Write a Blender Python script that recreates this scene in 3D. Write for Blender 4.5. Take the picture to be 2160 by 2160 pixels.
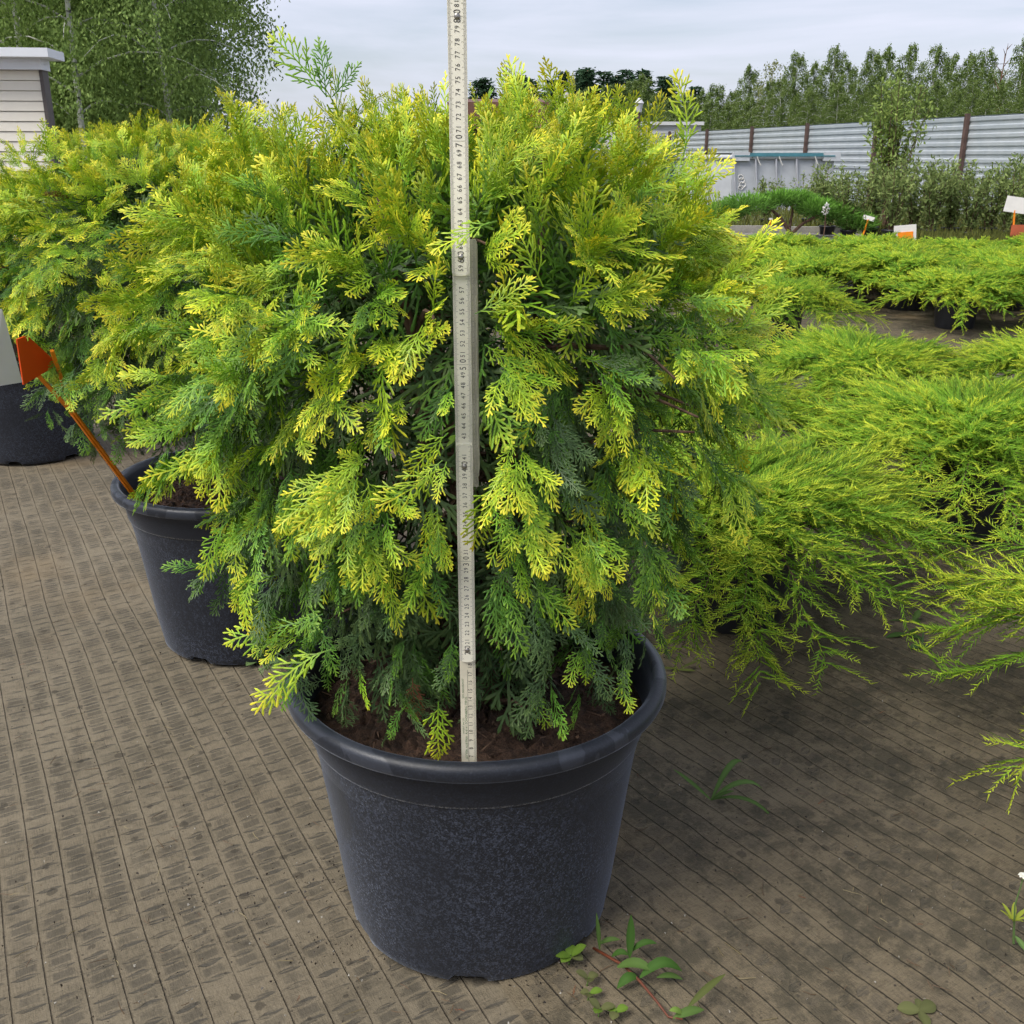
import bpy, math, random
import numpy as np
from mathutils import Vector, Matrix

for _o in list(bpy.data.objects):
    bpy.data.objects.remove(_o)
SC = bpy.context.scene
COL = SC.collection
R = math.radians
rng = np.random.default_rng(7)
random.seed(7)

# ------------------------------------------------------------------ camera
PITCH = R(19.2)
CAMZ = 0.96
cam_d = bpy.data.cameras.new('camera')
cam_d.sensor_width = 36.0
cam_d.lens = 36.0
cam_d.clip_start = 0.05
cam_d.clip_end = 2000
cam = bpy.data.objects.new('camera', cam_d)
COL.objects.link(cam)
cam.location = (0, 0, CAMZ)
cam.rotation_euler = (math.pi / 2 - PITCH, 0, 0)
SC.camera = cam

# ------------------------------------------------------------------ world
SUN_EL, SUN_AZ = R(52), R(-128)          # azimuth measured from +Y towards +X
W = bpy.data.worlds.new('World')
SC.world = W
W.use_nodes = True
wn, wl = W.node_tree.nodes, W.node_tree.links
wn.clear()
sky = wn.new('ShaderNodeTexSky')
sky.sky_type = 'NISHITA'
sky.sun_disc = False
sky.sun_elevation = SUN_EL
sky.sun_rotation = SUN_AZ
sky.air_density = 1.0
sky.dust_density = 2.0
tc = wn.new('ShaderNodeTexCoord')
mp = wn.new('ShaderNodeMapping')
mp.inputs['Scale'].default_value = (1.0, 1.0, 6.5)
mp.inputs['Rotation'].default_value = (R(3), R(4), R(20))
nz = wn.new('ShaderNodeTexNoise')
nz.inputs['Scale'].default_value = 2.6
nz.inputs['Detail'].default_value = 6
nz.inputs['Roughness'].default_value = 0.55
nz.inputs['Distortion'].default_value = 0.4
rp = wn.new('ShaderNodeValToRGB')
rp.color_ramp.elements[0].position = 0.36
rp.color_ramp.elements[0].color = (0.4, 0.4, 0.4, 1)
rp.color_ramp.elements[1].position = 0.66
rp.color_ramp.elements[1].color = (1, 1, 1, 1)
mx = wn.new('ShaderNodeMix')
mx.data_type = 'RGBA'
mx.inputs[7].default_value = (6.2, 6.45, 7.6, 1)
bg = wn.new('ShaderNodeBackground')
bg.inputs['Strength'].default_value = 0.095
wo = wn.new('ShaderNodeOutputWorld')
wl.new(tc.outputs['Generated'], mp.inputs['Vector'])
wl.new(mp.outputs['Vector'], nz.inputs['Vector'])
wl.new(nz.outputs['Fac'], rp.inputs['Fac'])
wl.new(rp.outputs['Color'], mx.inputs[0])
wl.new(sky.outputs['Color'], mx.inputs[6])
wl.new(mx.outputs[2], bg.inputs['Color'])
wl.new(bg.outputs['Background'], wo.inputs['Surface'])

sun_d = bpy.data.lights.new('sun', 'SUN')
sun_d.energy = 2.8
sun_d.angle = R(32)
sun_d.color = (1.0, 0.96, 0.88)
sun = bpy.data.objects.new('sun', sun_d)
COL.objects.link(sun)
sd = Vector((math.sin(SUN_AZ) * math.cos(SUN_EL), math.cos(SUN_AZ) * math.cos(SUN_EL), math.sin(SUN_EL)))
sun.rotation_euler = (-sd).to_track_quat('-Z', 'Y').to_euler()
sun.location = sd * 30

SC.view_settings.view_transform = 'Standard'
SC.view_settings.look = 'None'
SC.view_settings.exposure = 0.5
SC.view_settings.gamma = 1.0
SC.cycles.max_bounces = 4
SC.cycles.diffuse_bounces = 2
SC.cycles.glossy_bounces = 2
SC.cycles.transmission_bounces = 3
SC.cycles.transparent_max_bounces = 4
SC.cycles.use_adaptive_sampling = True
SC.cycles.adaptive_threshold = 0.05
SC.cycles.adaptive_min_samples = 16
SC.cycles.time_limit = 1000
SC.cycles.use_denoising = True
SC.cycles.caustics_reflective = False
SC.cycles.caustics_refractive = False


def at(px, py, d):
    """world point seen at photograph pixel (2160 scale) at horizontal distance d"""
    u, v = (px - 1080) / 2160, (1080 - py) / 2160
    fy = math.cos(PITCH) + v * math.sin(PITCH)
    fz = -math.sin(PITCH) + v * math.cos(PITCH)
    k = d / fy
    return Vector((u * k, d, CAMZ + fz * k))


# ------------------------------------------------------------------ mesh helpers
def make_mesh(name, V, F, mat=None, C=None, smooth=False):
    """V (n,3) array, F list/array of tris or quads (or list of lists)"""
    me = bpy.data.meshes.new(name)
    V = np.asarray(V, dtype=np.float32)
    if isinstance(F, np.ndarray):
        k = F.shape[1]
        me.vertices.add(len(V))
        me.vertices.foreach_set('co', V.ravel())
        me.loops.add(F.size)
        me.loops.foreach_set('vertex_index', F.astype(np.int32).ravel())
        me.polygons.add(len(F))
        me.polygons.foreach_set('loop_start', np.arange(0, F.size, k, dtype=np.int32))
        me.polygons.foreach_set('loop_total', np.full(len(F), k, dtype=np.int32))
        me.update(calc_edges=True)
    else:
        me.from_pydata([tuple(map(float, v)) for v in V], [], F)
        me.update()
    if C is not None:
        a = me.attributes.new('Col', 'FLOAT_COLOR', 'POINT')
        c4 = np.ones((len(V), 4), dtype=np.float32)
        c4[:, :3] = C
        a.data.foreach_set('color', c4.ravel())
    if mat:
        me.materials.append(mat)
    if smooth:
        me.polygons.foreach_set('use_smooth', np.ones(len(me.polygons), dtype=bool))
    return me


def link(name, me, parent=None, loc=None, rot=None, **props):
    o = bpy.data.objects.new(name, me)
    COL.objects.link(o)
    if parent:
        o.parent = parent
    if loc is not None:
        o.location = loc
    if rot is not None:
        o.rotation_euler = rot
    for k, v in props.items():
        o[k] = v
    return o


def thing(name, label, cat, loc=(0, 0, 0), rz=0, group=None, me=None):
    o = link(name, me, None, loc, (0, 0, rz), label=label, category=cat)
    if group:
        o['group'] = group
    return o


class MB:
    """collects primitive pieces into one mesh"""

    def __init__(s):
        s.V, s.F, s.C, s.n = [], [], [], 0

    def add(s, V, F, c=None):
        V = np.asarray(V, float)
        s.V.append(V)
        s.F += [[i + s.n for i in f] for f in F]
        s.C.append(np.tile(np.asarray(c if c is not None else (1, 1, 1), float), (len(V), 1)) if c is None or np.ndim(c) == 1 else c)
        s.n += len(V)
        return s

    def box(s, x0, x1, y0, y1, z0, z1, c=None, M=None):
        V = np.array([(x, y, z) for z in (z0, z1) for y in (y0, y1) for x in (x0, x1)], float)
        if M is not None:
            V = V @ np.array(M.to_3x3()).T + np.array(M.translation)
        return s.add(V, [(0, 2, 3, 1), (4, 5, 7, 6), (0, 1, 5, 4), (2, 6, 7, 3), (0, 4, 6, 2), (1, 3, 7, 5)], c)

    def tube(s, P, rad, sides=6, c=None, cap=True):
        P = np.asarray(P, float)
        n = len(P)
        rad = np.broadcast_to(np.asarray(rad, float), (n,))
        T = np.gradient(P, axis=0)
        T /= np.linalg.norm(T, axis=1, keepdims=True) + 1e-12
        ref = np.array((0.13, 0.21, 0.97)) if abs(T[0, 2]) < 0.9 else np.array((0.98, 0.1, 0.05))
        A = np.cross(T, ref)
        A /= np.linalg.norm(A, axis=1, keepdims=True)
        B = np.cross(T, A)
        th = np.arange(sides) * 2 * math.pi / sides
        V = (P[:, None, :] + rad[:, None, None] * (np.cos(th)[None, :, None] * A[:, None, :] + np.sin(th)[None, :, None] * B[:, None, :])).reshape(-1, 3)
        F = []
        for i in range(n - 1):
            for j in range(sides):
                k = (j + 1) % sides
                F.append((i * sides + j, i * sides + k, (i + 1) * sides + k, (i + 1) * sides + j))
        if cap:
            F.append(tuple(range(sides))[::-1])
            F.append(tuple((n - 1) * sides + j for j in range(sides)))
        return s.add(V, F, c)

    def lathe(s, prof, seg=64, c=None, close=False, zf=None):
        V, F = [], []
        n = len(prof)
        for j in range(seg):
            a = 2 * math.pi * j / seg
            for i, (r, z) in enumerate(prof):
                V.append((r * math.cos(a), r * math.sin(a), z + (zf(i, a) if zf else 0)))
        for j in range(seg):
            k = (j + 1) % seg
            for i in range(n - 1):
                F.append((j * n + i, k * n + i, k * n + i + 1, j * n + i + 1))
        return s.add(V, F, c)

    def mesh(s, name, mat=None, col=False, smooth=False):
        return make_mesh(name, np.concatenate(s.V), s.F, mat, np.concatenate(s.C) if col else None, smooth)


# ------------------------------------------------------------------ material helpers
class NT:
    def __init__(s, name):
        s.m = bpy.data.materials.new(name)
        s.m.use_nodes = True
        s.t = s.m.node_tree
        s.t.nodes.clear()
        s.out = s.t.nodes.new('ShaderNodeOutputMaterial')

    def n(s, typ, ins=None, **kw):
        nd = s.t.nodes.new('ShaderNode' + typ)
        for k, v in kw.items():
            setattr(nd, k, v)
        for k, v in (ins or {}).items():
            if hasattr(v, 'default_value') or isinstance(v, bpy.types.NodeSocket):
                s.t.links.new(v, nd.inputs[k])
            else:
                nd.inputs[k].default_value = v
        return nd

    def math(s, op, a, b=None, c=None, clamp=False):
        ins = {0: a}
        if b is not None:
            ins[1] = b
        if c is not None:
            ins[2] = c
        nd = s.n('Math', ins, operation=op)
        nd.use_clamp = clamp
        return nd.outputs[0]

    def noise(s, vec, scale, detail=3, rough=0.5, dist=0.0):
        return s.n('TexNoise', {'Vector': vec, 'Scale': scale, 'Detail': detail, 'Roughness': rough, 'Distortion': dist}).outputs['Fac']

    def ramp(s, fac, p0, p1, c0=0.0, c1=1.0):
        nd = s.n('MapRange', {0: fac, 1: p0, 2: p1, 3: c0, 4: c1})
        nd.interpolation_type = 'SMOOTHSTEP'
        return nd.outputs[0]

    def mix(s, fac, a, b, blend='MIX'):
        nd = s.t.nodes.new('ShaderNodeMix')
        nd.data_type = 'RGBA'
        nd.blend_type = blend
        for i, v in ((0, fac), (6, a), (7, b)):
            if isinstance(v, bpy.types.NodeSocket):
                s.t.links.new(v, nd.inputs[i])
            elif i == 0:
                nd.inputs[0].default_value = v
            else:
                nd.inputs[i].default_value = (*v, 1) if len(v) == 3 else v
        return nd.outputs[2]

    def bump(s, h, strength=0.3, dist=0.01):
        return s.n('Bump', {'Height': h, 'Strength': strength, 'Distance': dist}).outputs[0]

    def bsdf(s, color, rough=0.6, normal=None, **ins):
        d = {'Base Color': color if isinstance(color, bpy.types.NodeSocket) else (*color, 1), 'Roughness': rough}
        if normal is not None:
            d['Normal'] = normal
        d.update({k.replace('_', ' '): v for k, v in ins.items()})
        b = s.n('BsdfPrincipled', d)
        s.t.links.new(b.outputs[0], s.out.inputs[0])
        return b


def mat_simple(name, col, rough=0.6, var=0.15, scale=8.0, **ins):
    t = NT(name)
    co = t.n('TexCoord').outputs['Object']
    f = t.noise(co, scale, 5, 0.6)
    c = t.mix(t.ramp(f, 0.3, 0.7), tuple(v * (1 - var) for v in col), tuple(min(1, v * (1 + var)) for v in col))
    t.bsdf(c, rough, t.bump(f, 0.08, 0.004), **ins)
    return t.m


def mat_foliage(name, trans=0.25, rough=0.5, spec=0.3):
    t = NT(name)
    at_ = t.n('Attribute', attribute_name='Col').outputs['Color']
    b = t.bsdf(at_, rough)
    b.inputs['Specular IOR Level'].default_value = spec
    tr = t.n('BsdfTranslucent', {'Color': at_})
    ms = t.n('MixShader', {0: trans, 1: b.outputs[0], 2: tr.outputs[0]})
    t.t.links.new(ms.outputs[0], t.out.inputs[0])
    return t.m


M_FOL = mat_foliage('thuja_scale_leaves', 0.22, 0.45, 0.35)
M_JUN = mat_foliage('juniper_needles', 0.25, 0.55, 0.25)
M_LEAF = mat_foliage('broad_leaves', 0.3, 0.65, 0.15)
M_VCOL = NT('painted_plain')
M_VCOL.bsdf(M_VCOL.n('Attribute', attribute_name='Col').outputs['Color'], 0.55)
M_VCOL = M_VCOL.m


def mat_bark(name, c0, c1, scale):
    t = NT(name)
    co = t.n('TexCoord').outputs['Object']
    mpg = t.n('Mapping', {'Vector': co, 'Scale': (1, 1, 0.25)}).outputs[0]
    f = t.noise(mpg, scale, 5, 0.65)
    t.bsdf(t.mix(t.ramp(f, 0.35, 0.65), c0, c1), 0.85, t.bump(f, 0.6, 0.01))
    return t.m


M_BARK = mat_bark('thuja_bark', (0.055, 0.03, 0.018), (0.16, 0.095, 0.06), 60)
M_PINEBARK = mat_bark('pine_bark', (0.09, 0.05, 0.035), (0.2, 0.11, 0.07), 6)


def mat_birch():
    t = NT('birch_bark')
    co = t.n('TexCoord').outputs['Object']
    mpg = t.n('Mapping', {'Vector': co, 'Scale': (1, 1, 3.5)}).outputs[0]
    f = t.noise(mpg, 2.5, 4, 0.6)
    t.bsdf(t.mix(t.ramp(f, 0.56, 0.66), (0.5, 0.5, 0.44), (0.05, 0.045, 0.04)), 0.7)
    return t.m


M_BIRCH = mat_birch()


# ------------------------------------------------------------------ ground materials
def mat_fabric(name, ang, marks, stain, base, base2, seed, S=0.041, PV=0.028, lens_lo=0.45):
    t = NT(name)
    co = t.n('TexCoord').outputs['Object']
    wob = t.n('TexNoise', {'Vector': co, 'Scale': 1.1, 'Detail': 1.0})
    wv = t.n('VectorMath', {0: wob.outputs['Color'], 1: (0.5, 0.5, 0.5)}, operation='SUBTRACT').outputs[0]
    wv = t.n('VectorMath', {0: wv, 'Scale': 0.034}, operation='SCALE').outputs[0]
    cw = t.n('VectorMath', {0: co, 1: wv}, operation='ADD').outputs[0]
    if stain > 0.5:
        wob2 = t.n('TexNoise', {'Vector': co, 'Scale': 5.0, 'Detail': 3.0})
        wv2 = t.n('VectorMath', {0: t.n('VectorMath', {0: wob2.outputs['Color'], 1: (0.5, 0.5, 0.5)}, operation='SUBTRACT').outputs[0], 'Scale': 0.03}, operation='SCALE').outputs[0]
        cw = t.n('VectorMath', {0: cw, 1: wv2}, operation='ADD').outputs[0]
    ro = t.n('Mapping', {'Vector': cw, 'Rotation': (0, 0, ang), 'Location': (seed, seed * 2.3, 0)}).outputs[0]
    sx = t.n('SeparateXYZ', {0: ro})
    u, v = sx.outputs[0], sx.outputs[1]
    us = t.math('DIVIDE', u, S)
    uf = t.math('FRACT', us)
    ui = t.math('FLOOR', us)
    fine = t.noise(co, 160, 3, 0.6)
    fine2 = t.noise(co, 420, 2, 0.6)
    big = t.noise(co, 1.5, 5, 0.6)
    mid = t.noise(co, 14, 8, 0.74, 0.6)
    # seam lines between the strips
    ed = t.math('MINIMUM', uf, t.math('SUBTRACT', 1.0, uf))
    edn = t.math('ADD', ed, t.math('MULTIPLY', t.math('SUBTRACT', fine, 0.5), 0.05))
    hsh = t.n('TexWhiteNoise', {'W': ui}, noise_dimensions='1D').outputs['Value']
    line = t.math('MULTIPLY', t.ramp(edn, 0.006, 0.03 if stain < 0.5 else 0.042, 1, 0), t.math('MULTIPLY', t.ramp(hsh, 0.0, 0.6, 0.35 if stain < 0.5 else 0.55, 1.0), t.ramp(mid, 0.3, 0.55, 0.5 if stain < 0.5 else 0.3, 1.0)))
    line_hi = t.math('MULTIPLY', t.ramp(t.math('ABSOLUTE', t.math('SUBTRACT', edn, 0.075)), 0.0, 0.03, 1, 0), 0.5)  # ridge highlight painted as a paler band on both sides of each seam
    # crosswise lens-shaped wear marks: dark, one about every 3 cm along each strip
    vv = t.math('DIVIDE', t.math('ADD', v, t.math('MULTIPLY', t.math('SUBTRACT', big, 0.5), 0.06)), PV)
    vv = t.math('ADD', vv, t.math('MULTIPLY', t.math('SINE', t.math('MULTIPLY', us, 2 * math.pi)), 0.035))
    vv = t.math('ADD', vv, t.math('MULTIPLY', hsh, 0.22))
    vf = t.math('ABSOLUTE', t.math('SUBTRACT', t.math('FRACT', vv), 0.5))
    vi = t.math('FLOOR', vv)
    cell = t.n('TexWhiteNoise', {'Vector': t.n('CombineXYZ', {0: ui, 1: vi}).outputs[0]}, noise_dimensions='2D').outputs['Value']
    sn = t.math('SINE', t.math('MULTIPLY', uf, math.pi))
    wid = t.math('MULTIPLY', t.math('SUBTRACT', sn, t.math('MULTIPLY_ADD', cell, 0.3, 0.05)), t.math('MULTIPLY_ADD', cell, 0.08, 0.17))
    wid = t.math('MULTIPLY_ADD', t.math('SUBTRACT', fine, 0.5), 0.12, wid)
    lens = t.ramp(t.math('SUBTRACT', vf, wid), -0.03, 0.015, 1, 0)
    scr = t.ramp(t.noise(t.n('Mapping', {'Vector': ro, 'Scale': (30, 260, 1)}).outputs[0], 1.0, 3), 0.40, 0.60, 0.25, 1.0)
    zone = t.ramp(t.math('MULTIPLY_ADD', cell, 0.45, t.math('MULTIPLY', t.noise(co, 2.1, 3), 1.0)), lens_lo, lens_lo + 0.16)
    lens = t.math('MULTIPLY', t.math('MULTIPLY', lens, zone), t.math('MULTIPLY', scr, marks))
    # darker scuffed rectangles between the marks
    rect = t.math('MULTIPLY', t.ramp(t.math('ABSOLUTE', t.math('SUBTRACT', uf, 0.5)), 0.24, 0.36, 1, 0), t.ramp(vf, 0.22, 0.3))
    cell2 = t.n('TexWhiteNoise', {'Vector': t.n('CombineXYZ', {0: ui, 1: t.math('FLOOR', t.math('ADD', vv, 0.5))}).outputs[0]}, noise_dimensions='2D').outputs['Value']
    rect = t.math('MULTIPLY', rect, t.math('MULTIPLY', t.ramp(t.math('MULTIPLY_ADD', mid, 0.8, t.math('MULTIPLY', cell2, 0.6)), 0.55, 0.85), 0.6 * marks))
    c = t.mix(t.ramp(big, 0.3, 0.7), base, base2)
    c = t.mix(t.math('MULTIPLY', t.ramp(mid, 0.42, 0.68), 0.6 if not stain or stain < 0.5 else 0.85), c, tuple(v_ * 0.52 for v_ in base))
    c = t.mix(t.math('MULTIPLY', t.ramp(fine, 0.5, 0.75), 0.25), c, tuple(min(1, v_ * 1.5) for v_ in base))
    w1 = t.noise(t.n('Mapping', {'Vector': ro, 'Scale': (55, 900, 1)}).outputs[0], 1.0, 2)
    w2 = t.noise(t.n('Mapping', {'Vector': ro, 'Scale': (800, 40, 1)}).outputs[0], 1.0, 2)
    weave = t.math('MULTIPLY', w1, w2)
    c = t.mix(t.math('MULTIPLY', t.ramp(weave, 0.2, 0.32), 0.5), c, tuple(min(1, v_ * 1.45) for v_ in base))
    c = t.mix(t.math('MULTIPLY', t.ramp(weave, 0.12, 0.22, 1, 0), 0.45), c, tuple(v_ * 0.5 for v_ in base))
    c = t.mix(t.math('MULTIPLY', line_hi, 0.5), c, tuple(v_ * 1.3 for v_ in base))
    c = t.mix(rect, c, (0.062, 0.055, 0.043))
    c = t.mix(t.math('MULTIPLY', lens, 0.9), c, (0.066, 0.06, 0.049))
    c = t.mix(t.math('MULTIPLY', line, 0.75 if stain < 0.5 else 0.85), c, (0.045, 0.035, 0.022) if stain < 0.5 else (0.022, 0.018, 0.012))
    # damp dark algae blotches with their own outline
    if stain:
        st = t.noise(co, 4.2, 8, 0.75, 0.4)
        st2 = t.noise(co, 30, 8, 0.8)
        sm = t.math('MULTIPLY', t.ramp(t.math('MULTIPLY_ADD', st2, 0.7, st), 0.8, 0.95), stain)
        c = t.mix(t.math('MULTIPLY', sm, 0.8), c, (0.042, 0.038, 0.026))
        # scattered dark specks
        vo = t.n('TexVoronoi', {'Vector': cw, 'Scale': 30.0, 'Randomness': 1.0})
        vh = t.n('SeparateColor', {0: vo.outputs['Color']}).outputs[0]
        dsp = t.ramp(t.math('SUBTRACT', t.math('MULTIPLY_ADD', t.math('SUBTRACT', mid, 0.5), 0.9, vo.outputs['Distance']), t.math('MULTIPLY', vh, 0.16)), 0.0, 0.06, 1, 0)
        dsp = t.math('MULTIPLY', dsp, t.ramp(vh, 0.45, 0.75))
        vo2 = t.n('TexVoronoi', {'Vector': co, 'Scale': 95.0, 'Randomness': 1.0})
        vh2 = t.n('SeparateColor', {0: vo2.outputs['Color']}).outputs[0]
        dsp = t.math('MAXIMUM', dsp, t.math('MULTIPLY', t.ramp(vo2.outputs['Distance'], 0.12, 0.24, 1, 0), t.ramp(vh2, 0.75, 0.85)))
        c = t.mix(t.math('MULTIPLY', dsp, 0.6), c, (0.03, 0.026, 0.02))
    rust = t.ramp(t.noise(co, 1.1, 4, 0.6), 0.56, 0.72)
    c = t.mix(t.math('MULTIPLY', rust, 0.5), c, (0.19, 0.13, 0.065))
    h = t.math('MULTIPLY', line, -1.0)
    h = t.math('MULTIPLY_ADD', fine2, 0.25, h)
    h = t.math('MULTIPLY_ADD', fine, 0.3, h)
    h = t.math('MULTIPLY_ADD', mid, 0.6, h)
    h = t.math('MULTIPLY_ADD', lens, -0.4, h)
    h = t.math('MULTIPLY_ADD', hsh, 0.5, h)
    b = t.bsdf(c, 0.82, t.bump(h, 0.9, 0.0035 if stain < 0.5 else 0.006))
    b.inputs['Specular IOR Level'].default_value = 0.25
    return t.m


M_FAB_L = mat_fabric('woven_ground_fabric', R(-28.6), 1.0, 0.28, (0.146, 0.12, 0.082), (0.195, 0.166, 0.118), 3.1)
M_FAB_R = mat_fabric('damp_ground_fabric', R(-35), 0.6, 0.85, (0.125, 0.1, 0.064), (0.175, 0.143, 0.094), 8.7, 0.033, 0.05, 0.74)


def mat_two(name, c0, c1, scale, rough=0.9, bump=0.4, dist=0.02, p=(0.35, 0.65)):
    t = NT(name)
    co = t.n('TexCoord').outputs['Object']
    f = t.noise(co, scale, 7, 0.7)
    g = t.noise(co, scale * 7, 4, 0.6)
    fg = t.math('MULTIPLY_ADD', g, 0.4, t.math('MULTIPLY', f, 0.6))
    t.bsdf(t.mix(t.ramp(fg, *p), c0, c1), rough, t.bump(fg, bump, dist))
    return t.m


M_EARTH = mat_two('bare_earth_and_grass', (0.10, 0.085, 0.055), (0.075, 0.1, 0.03), 1.6)
M_SOIL = mat_two('potting_soil', (0.025, 0.014, 0.009), (0.12, 0.065, 0.04), 70, 0.95, 1.0, 0.008, (0.38, 0.66))
M_CONC = mat_two('kerb_concrete', (0.24, 0.23, 0.2), (0.36, 0.34, 0.3), 12, 0.9, 0.2, 0.005)


def mat_gravel():
    t = NT('grey_gravel')
    co = t.n('TexCoord').outputs['Object']
    vo = t.n('TexVoronoi', {'Vector': co, 'Scale': 38.0})
    c = t.mix(t.n('SeparateColor', {0: vo.outputs['Color']}).outputs[0], (0.11, 0.1, 0.1), (0.34, 0.31, 0.29))
    t.bsdf(c, 0.9, t.bump(t.math('SUBTRACT', 1.0, vo.outputs['Distance']), 1.0, 0.02))
    return t.m


M_GRAVEL = mat_gravel()


# ------------------------------------------------------------------ ground
def grid_sheet(name, corners, nx, ny, z, amp, mat, seed=0, freq=3.0):
    """bilinear quad patch with gentle undulation"""
    a, b, c, d = [np.array(p, float) for p in corners]
    s = np.linspace(0, 1, nx)[None, :, None]
    t_ = np.linspace(0, 1, ny)[:, None, None]
    P = (a * (1 - s) + b * s) * (1 - t_) + (d * (1 - s) + c * s) * t_
    P = P.reshape(-1, 2)
    zz = z + amp * (np.sin(P[:, 0] * freq + seed) * np.cos(P[:, 1] * freq * 0.8 + seed * 1.7) + 0.5 * np.sin(P[:, 0] * freq * 2.7 + P[:, 1] * freq * 1.9))
    V = np.column_stack([P, zz])
    i = np.arange(nx - 1)[None, :] + nx * np.arange(ny - 1)[:, None]
    i = i.ravel()
    F = np.column_stack([i, i + 1, i + nx + 1, i + nx])
    return make_mesh(name, V, F, mat, smooth=True)


link('ground', make_mesh('ground', [(-600, -60, -0.06), (600, -60, -0.06), (600, 1200, -0.06), (-600, 1200, -0.06)], [(0, 1, 2, 3)], M_EARTH), kind='structure')
dirL = Vector((math.sin(R(-28.6)), math.cos(R(-28.6))))
# the seam between the two sheets passes just right of the near pot's foot
s0 = Vector((0.06, 0.86))
seam_a, seam_b = s0 - dirL * 3.0, s0 + dirL * 11.0
link('fabric_sheet_left', grid_sheet('fabric_sheet_left', [(-9, -2), (seam_a.x + 0.25, seam_a.y), (seam_b.x + 0.25, seam_b.y), (-13, 10.5)], 150, 150, -0.006, 0.0016, M_FAB_L, 1), kind='structure')
link('fabric_sheet_right', grid_sheet('fabric_sheet_right', [(seam_a.x, seam_a.y), (12, -1.8), (12, 10.3), (seam_b.x, seam_b.y)], 170, 170, -0.001, 0.0016, M_FAB_R, 2), kind='structure')
link('gravel_path', grid_sheet('gravel_path', [(-14, 10.45), (4.6, 10.38), (4.6, 14.2), (-14, 14.2)], 30, 12, -0.02, 0.006, M_GRAVEL, 3), kind='structure')
kb = MB()
for i in range(9):
    kb = MB().box(-0.49, 0.49, -0.05, 0.05, -0.1, 0.06)
    if i == 0:
        kerb_root = thing('kerb', 'low grey concrete kerb between the gravel and the grassy strip', 'kerb', (0, 14.3, 0))
        kme = kb.mesh('kerb_stone', M_CONC)
    link('kerb_stone', kme, kerb_root, (-4.0 + i * 1.0, random.uniform(-0.01, 0.01), random.uniform(-0.008, 0.008)), (0, 0, random.uniform(-0.01, 0.01)))


def leaf_cards(P, D, N, L, Wd, C, fold=0.0):
    """rhombic leaves: base P, direction D, normal N -> V,F(tri),C"""
    D = D / (np.linalg.norm(D, axis=1, keepdims=True) + 1e-9)
    S = np.cross(N, D)
    S /= np.linalg.norm(S, axis=1, keepdims=True) + 1e-9
    Nn = np.cross(D, S)
    L = np.broadcast_to(np.asarray(L, float), (len(P),))[:, None]
    Wd = np.broadcast_to(np.asarray(Wd, float), (len(P),))[:, None]
    V = np.stack([P, P + D * L * 0.45 + S * Wd * 0.5 + Nn * Wd * fold, P + D * L - Nn * L * 0.12, P + D * L * 0.45 - S * Wd * 0.5 + Nn * Wd * fold], 1).reshape(-1, 3)
    b = np.arange(len(P))[:, None] * 4
    F = np.concatenate([b + np.array([[0, 1, 2]]), b + np.array([[0, 2, 3]])])
    return V, F, np.repeat(C, 4, axis=0)


def rnd_dir(n, r):
    v = r.normal(size=(n, 3))
    return v / np.linalg.norm(v, axis=1, keepdims=True)


def grass_stuff():
    r = np.random.default_rng(3)
    n = 42000
    x = r.uniform(-3, 10.5, n)
    y = np.where(r.random(n) < 0.5, r.uniform(10.5, 14.4, n), 14.4 + r.uniform(0, 1, n) ** 1.5 * 9)
    k_ = 12000
    x[:k_] = r.uniform(4.7, 9.0, k_)
    y[:k_] = r.uniform(11.6, 13.0, k_)
    ok = (y > 14.4) | (x > 4.7)
    x, y = x[ok], y[ok]
    n = len(x)
    P = np.column_stack([x, y, np.full(n, -0.06)])
    D = np.column_stack([r.normal(0, 0.4, n), r.normal(0, 0.4, n), np.ones(n)])
    Nn = rnd_dir(n, r)
    c = np.array((0.11, 0.14, 0.035)) * r.uniform(0.6, 1.5, (n, 1)) + np.array((0.07, 0.04, 0.01)) * r.uniform(0, 1, (n, 1))
    V, F, C = leaf_cards(P, D, Nn, r.uniform(0.06, 0.24, n), 0.014, c)
    link('grass', make_mesh('grass', V, F, M_LEAF, C), label='short rough grass on the strip in front of the metal fence', category='grass', kind='stuff')


grass_stuff()


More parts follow.
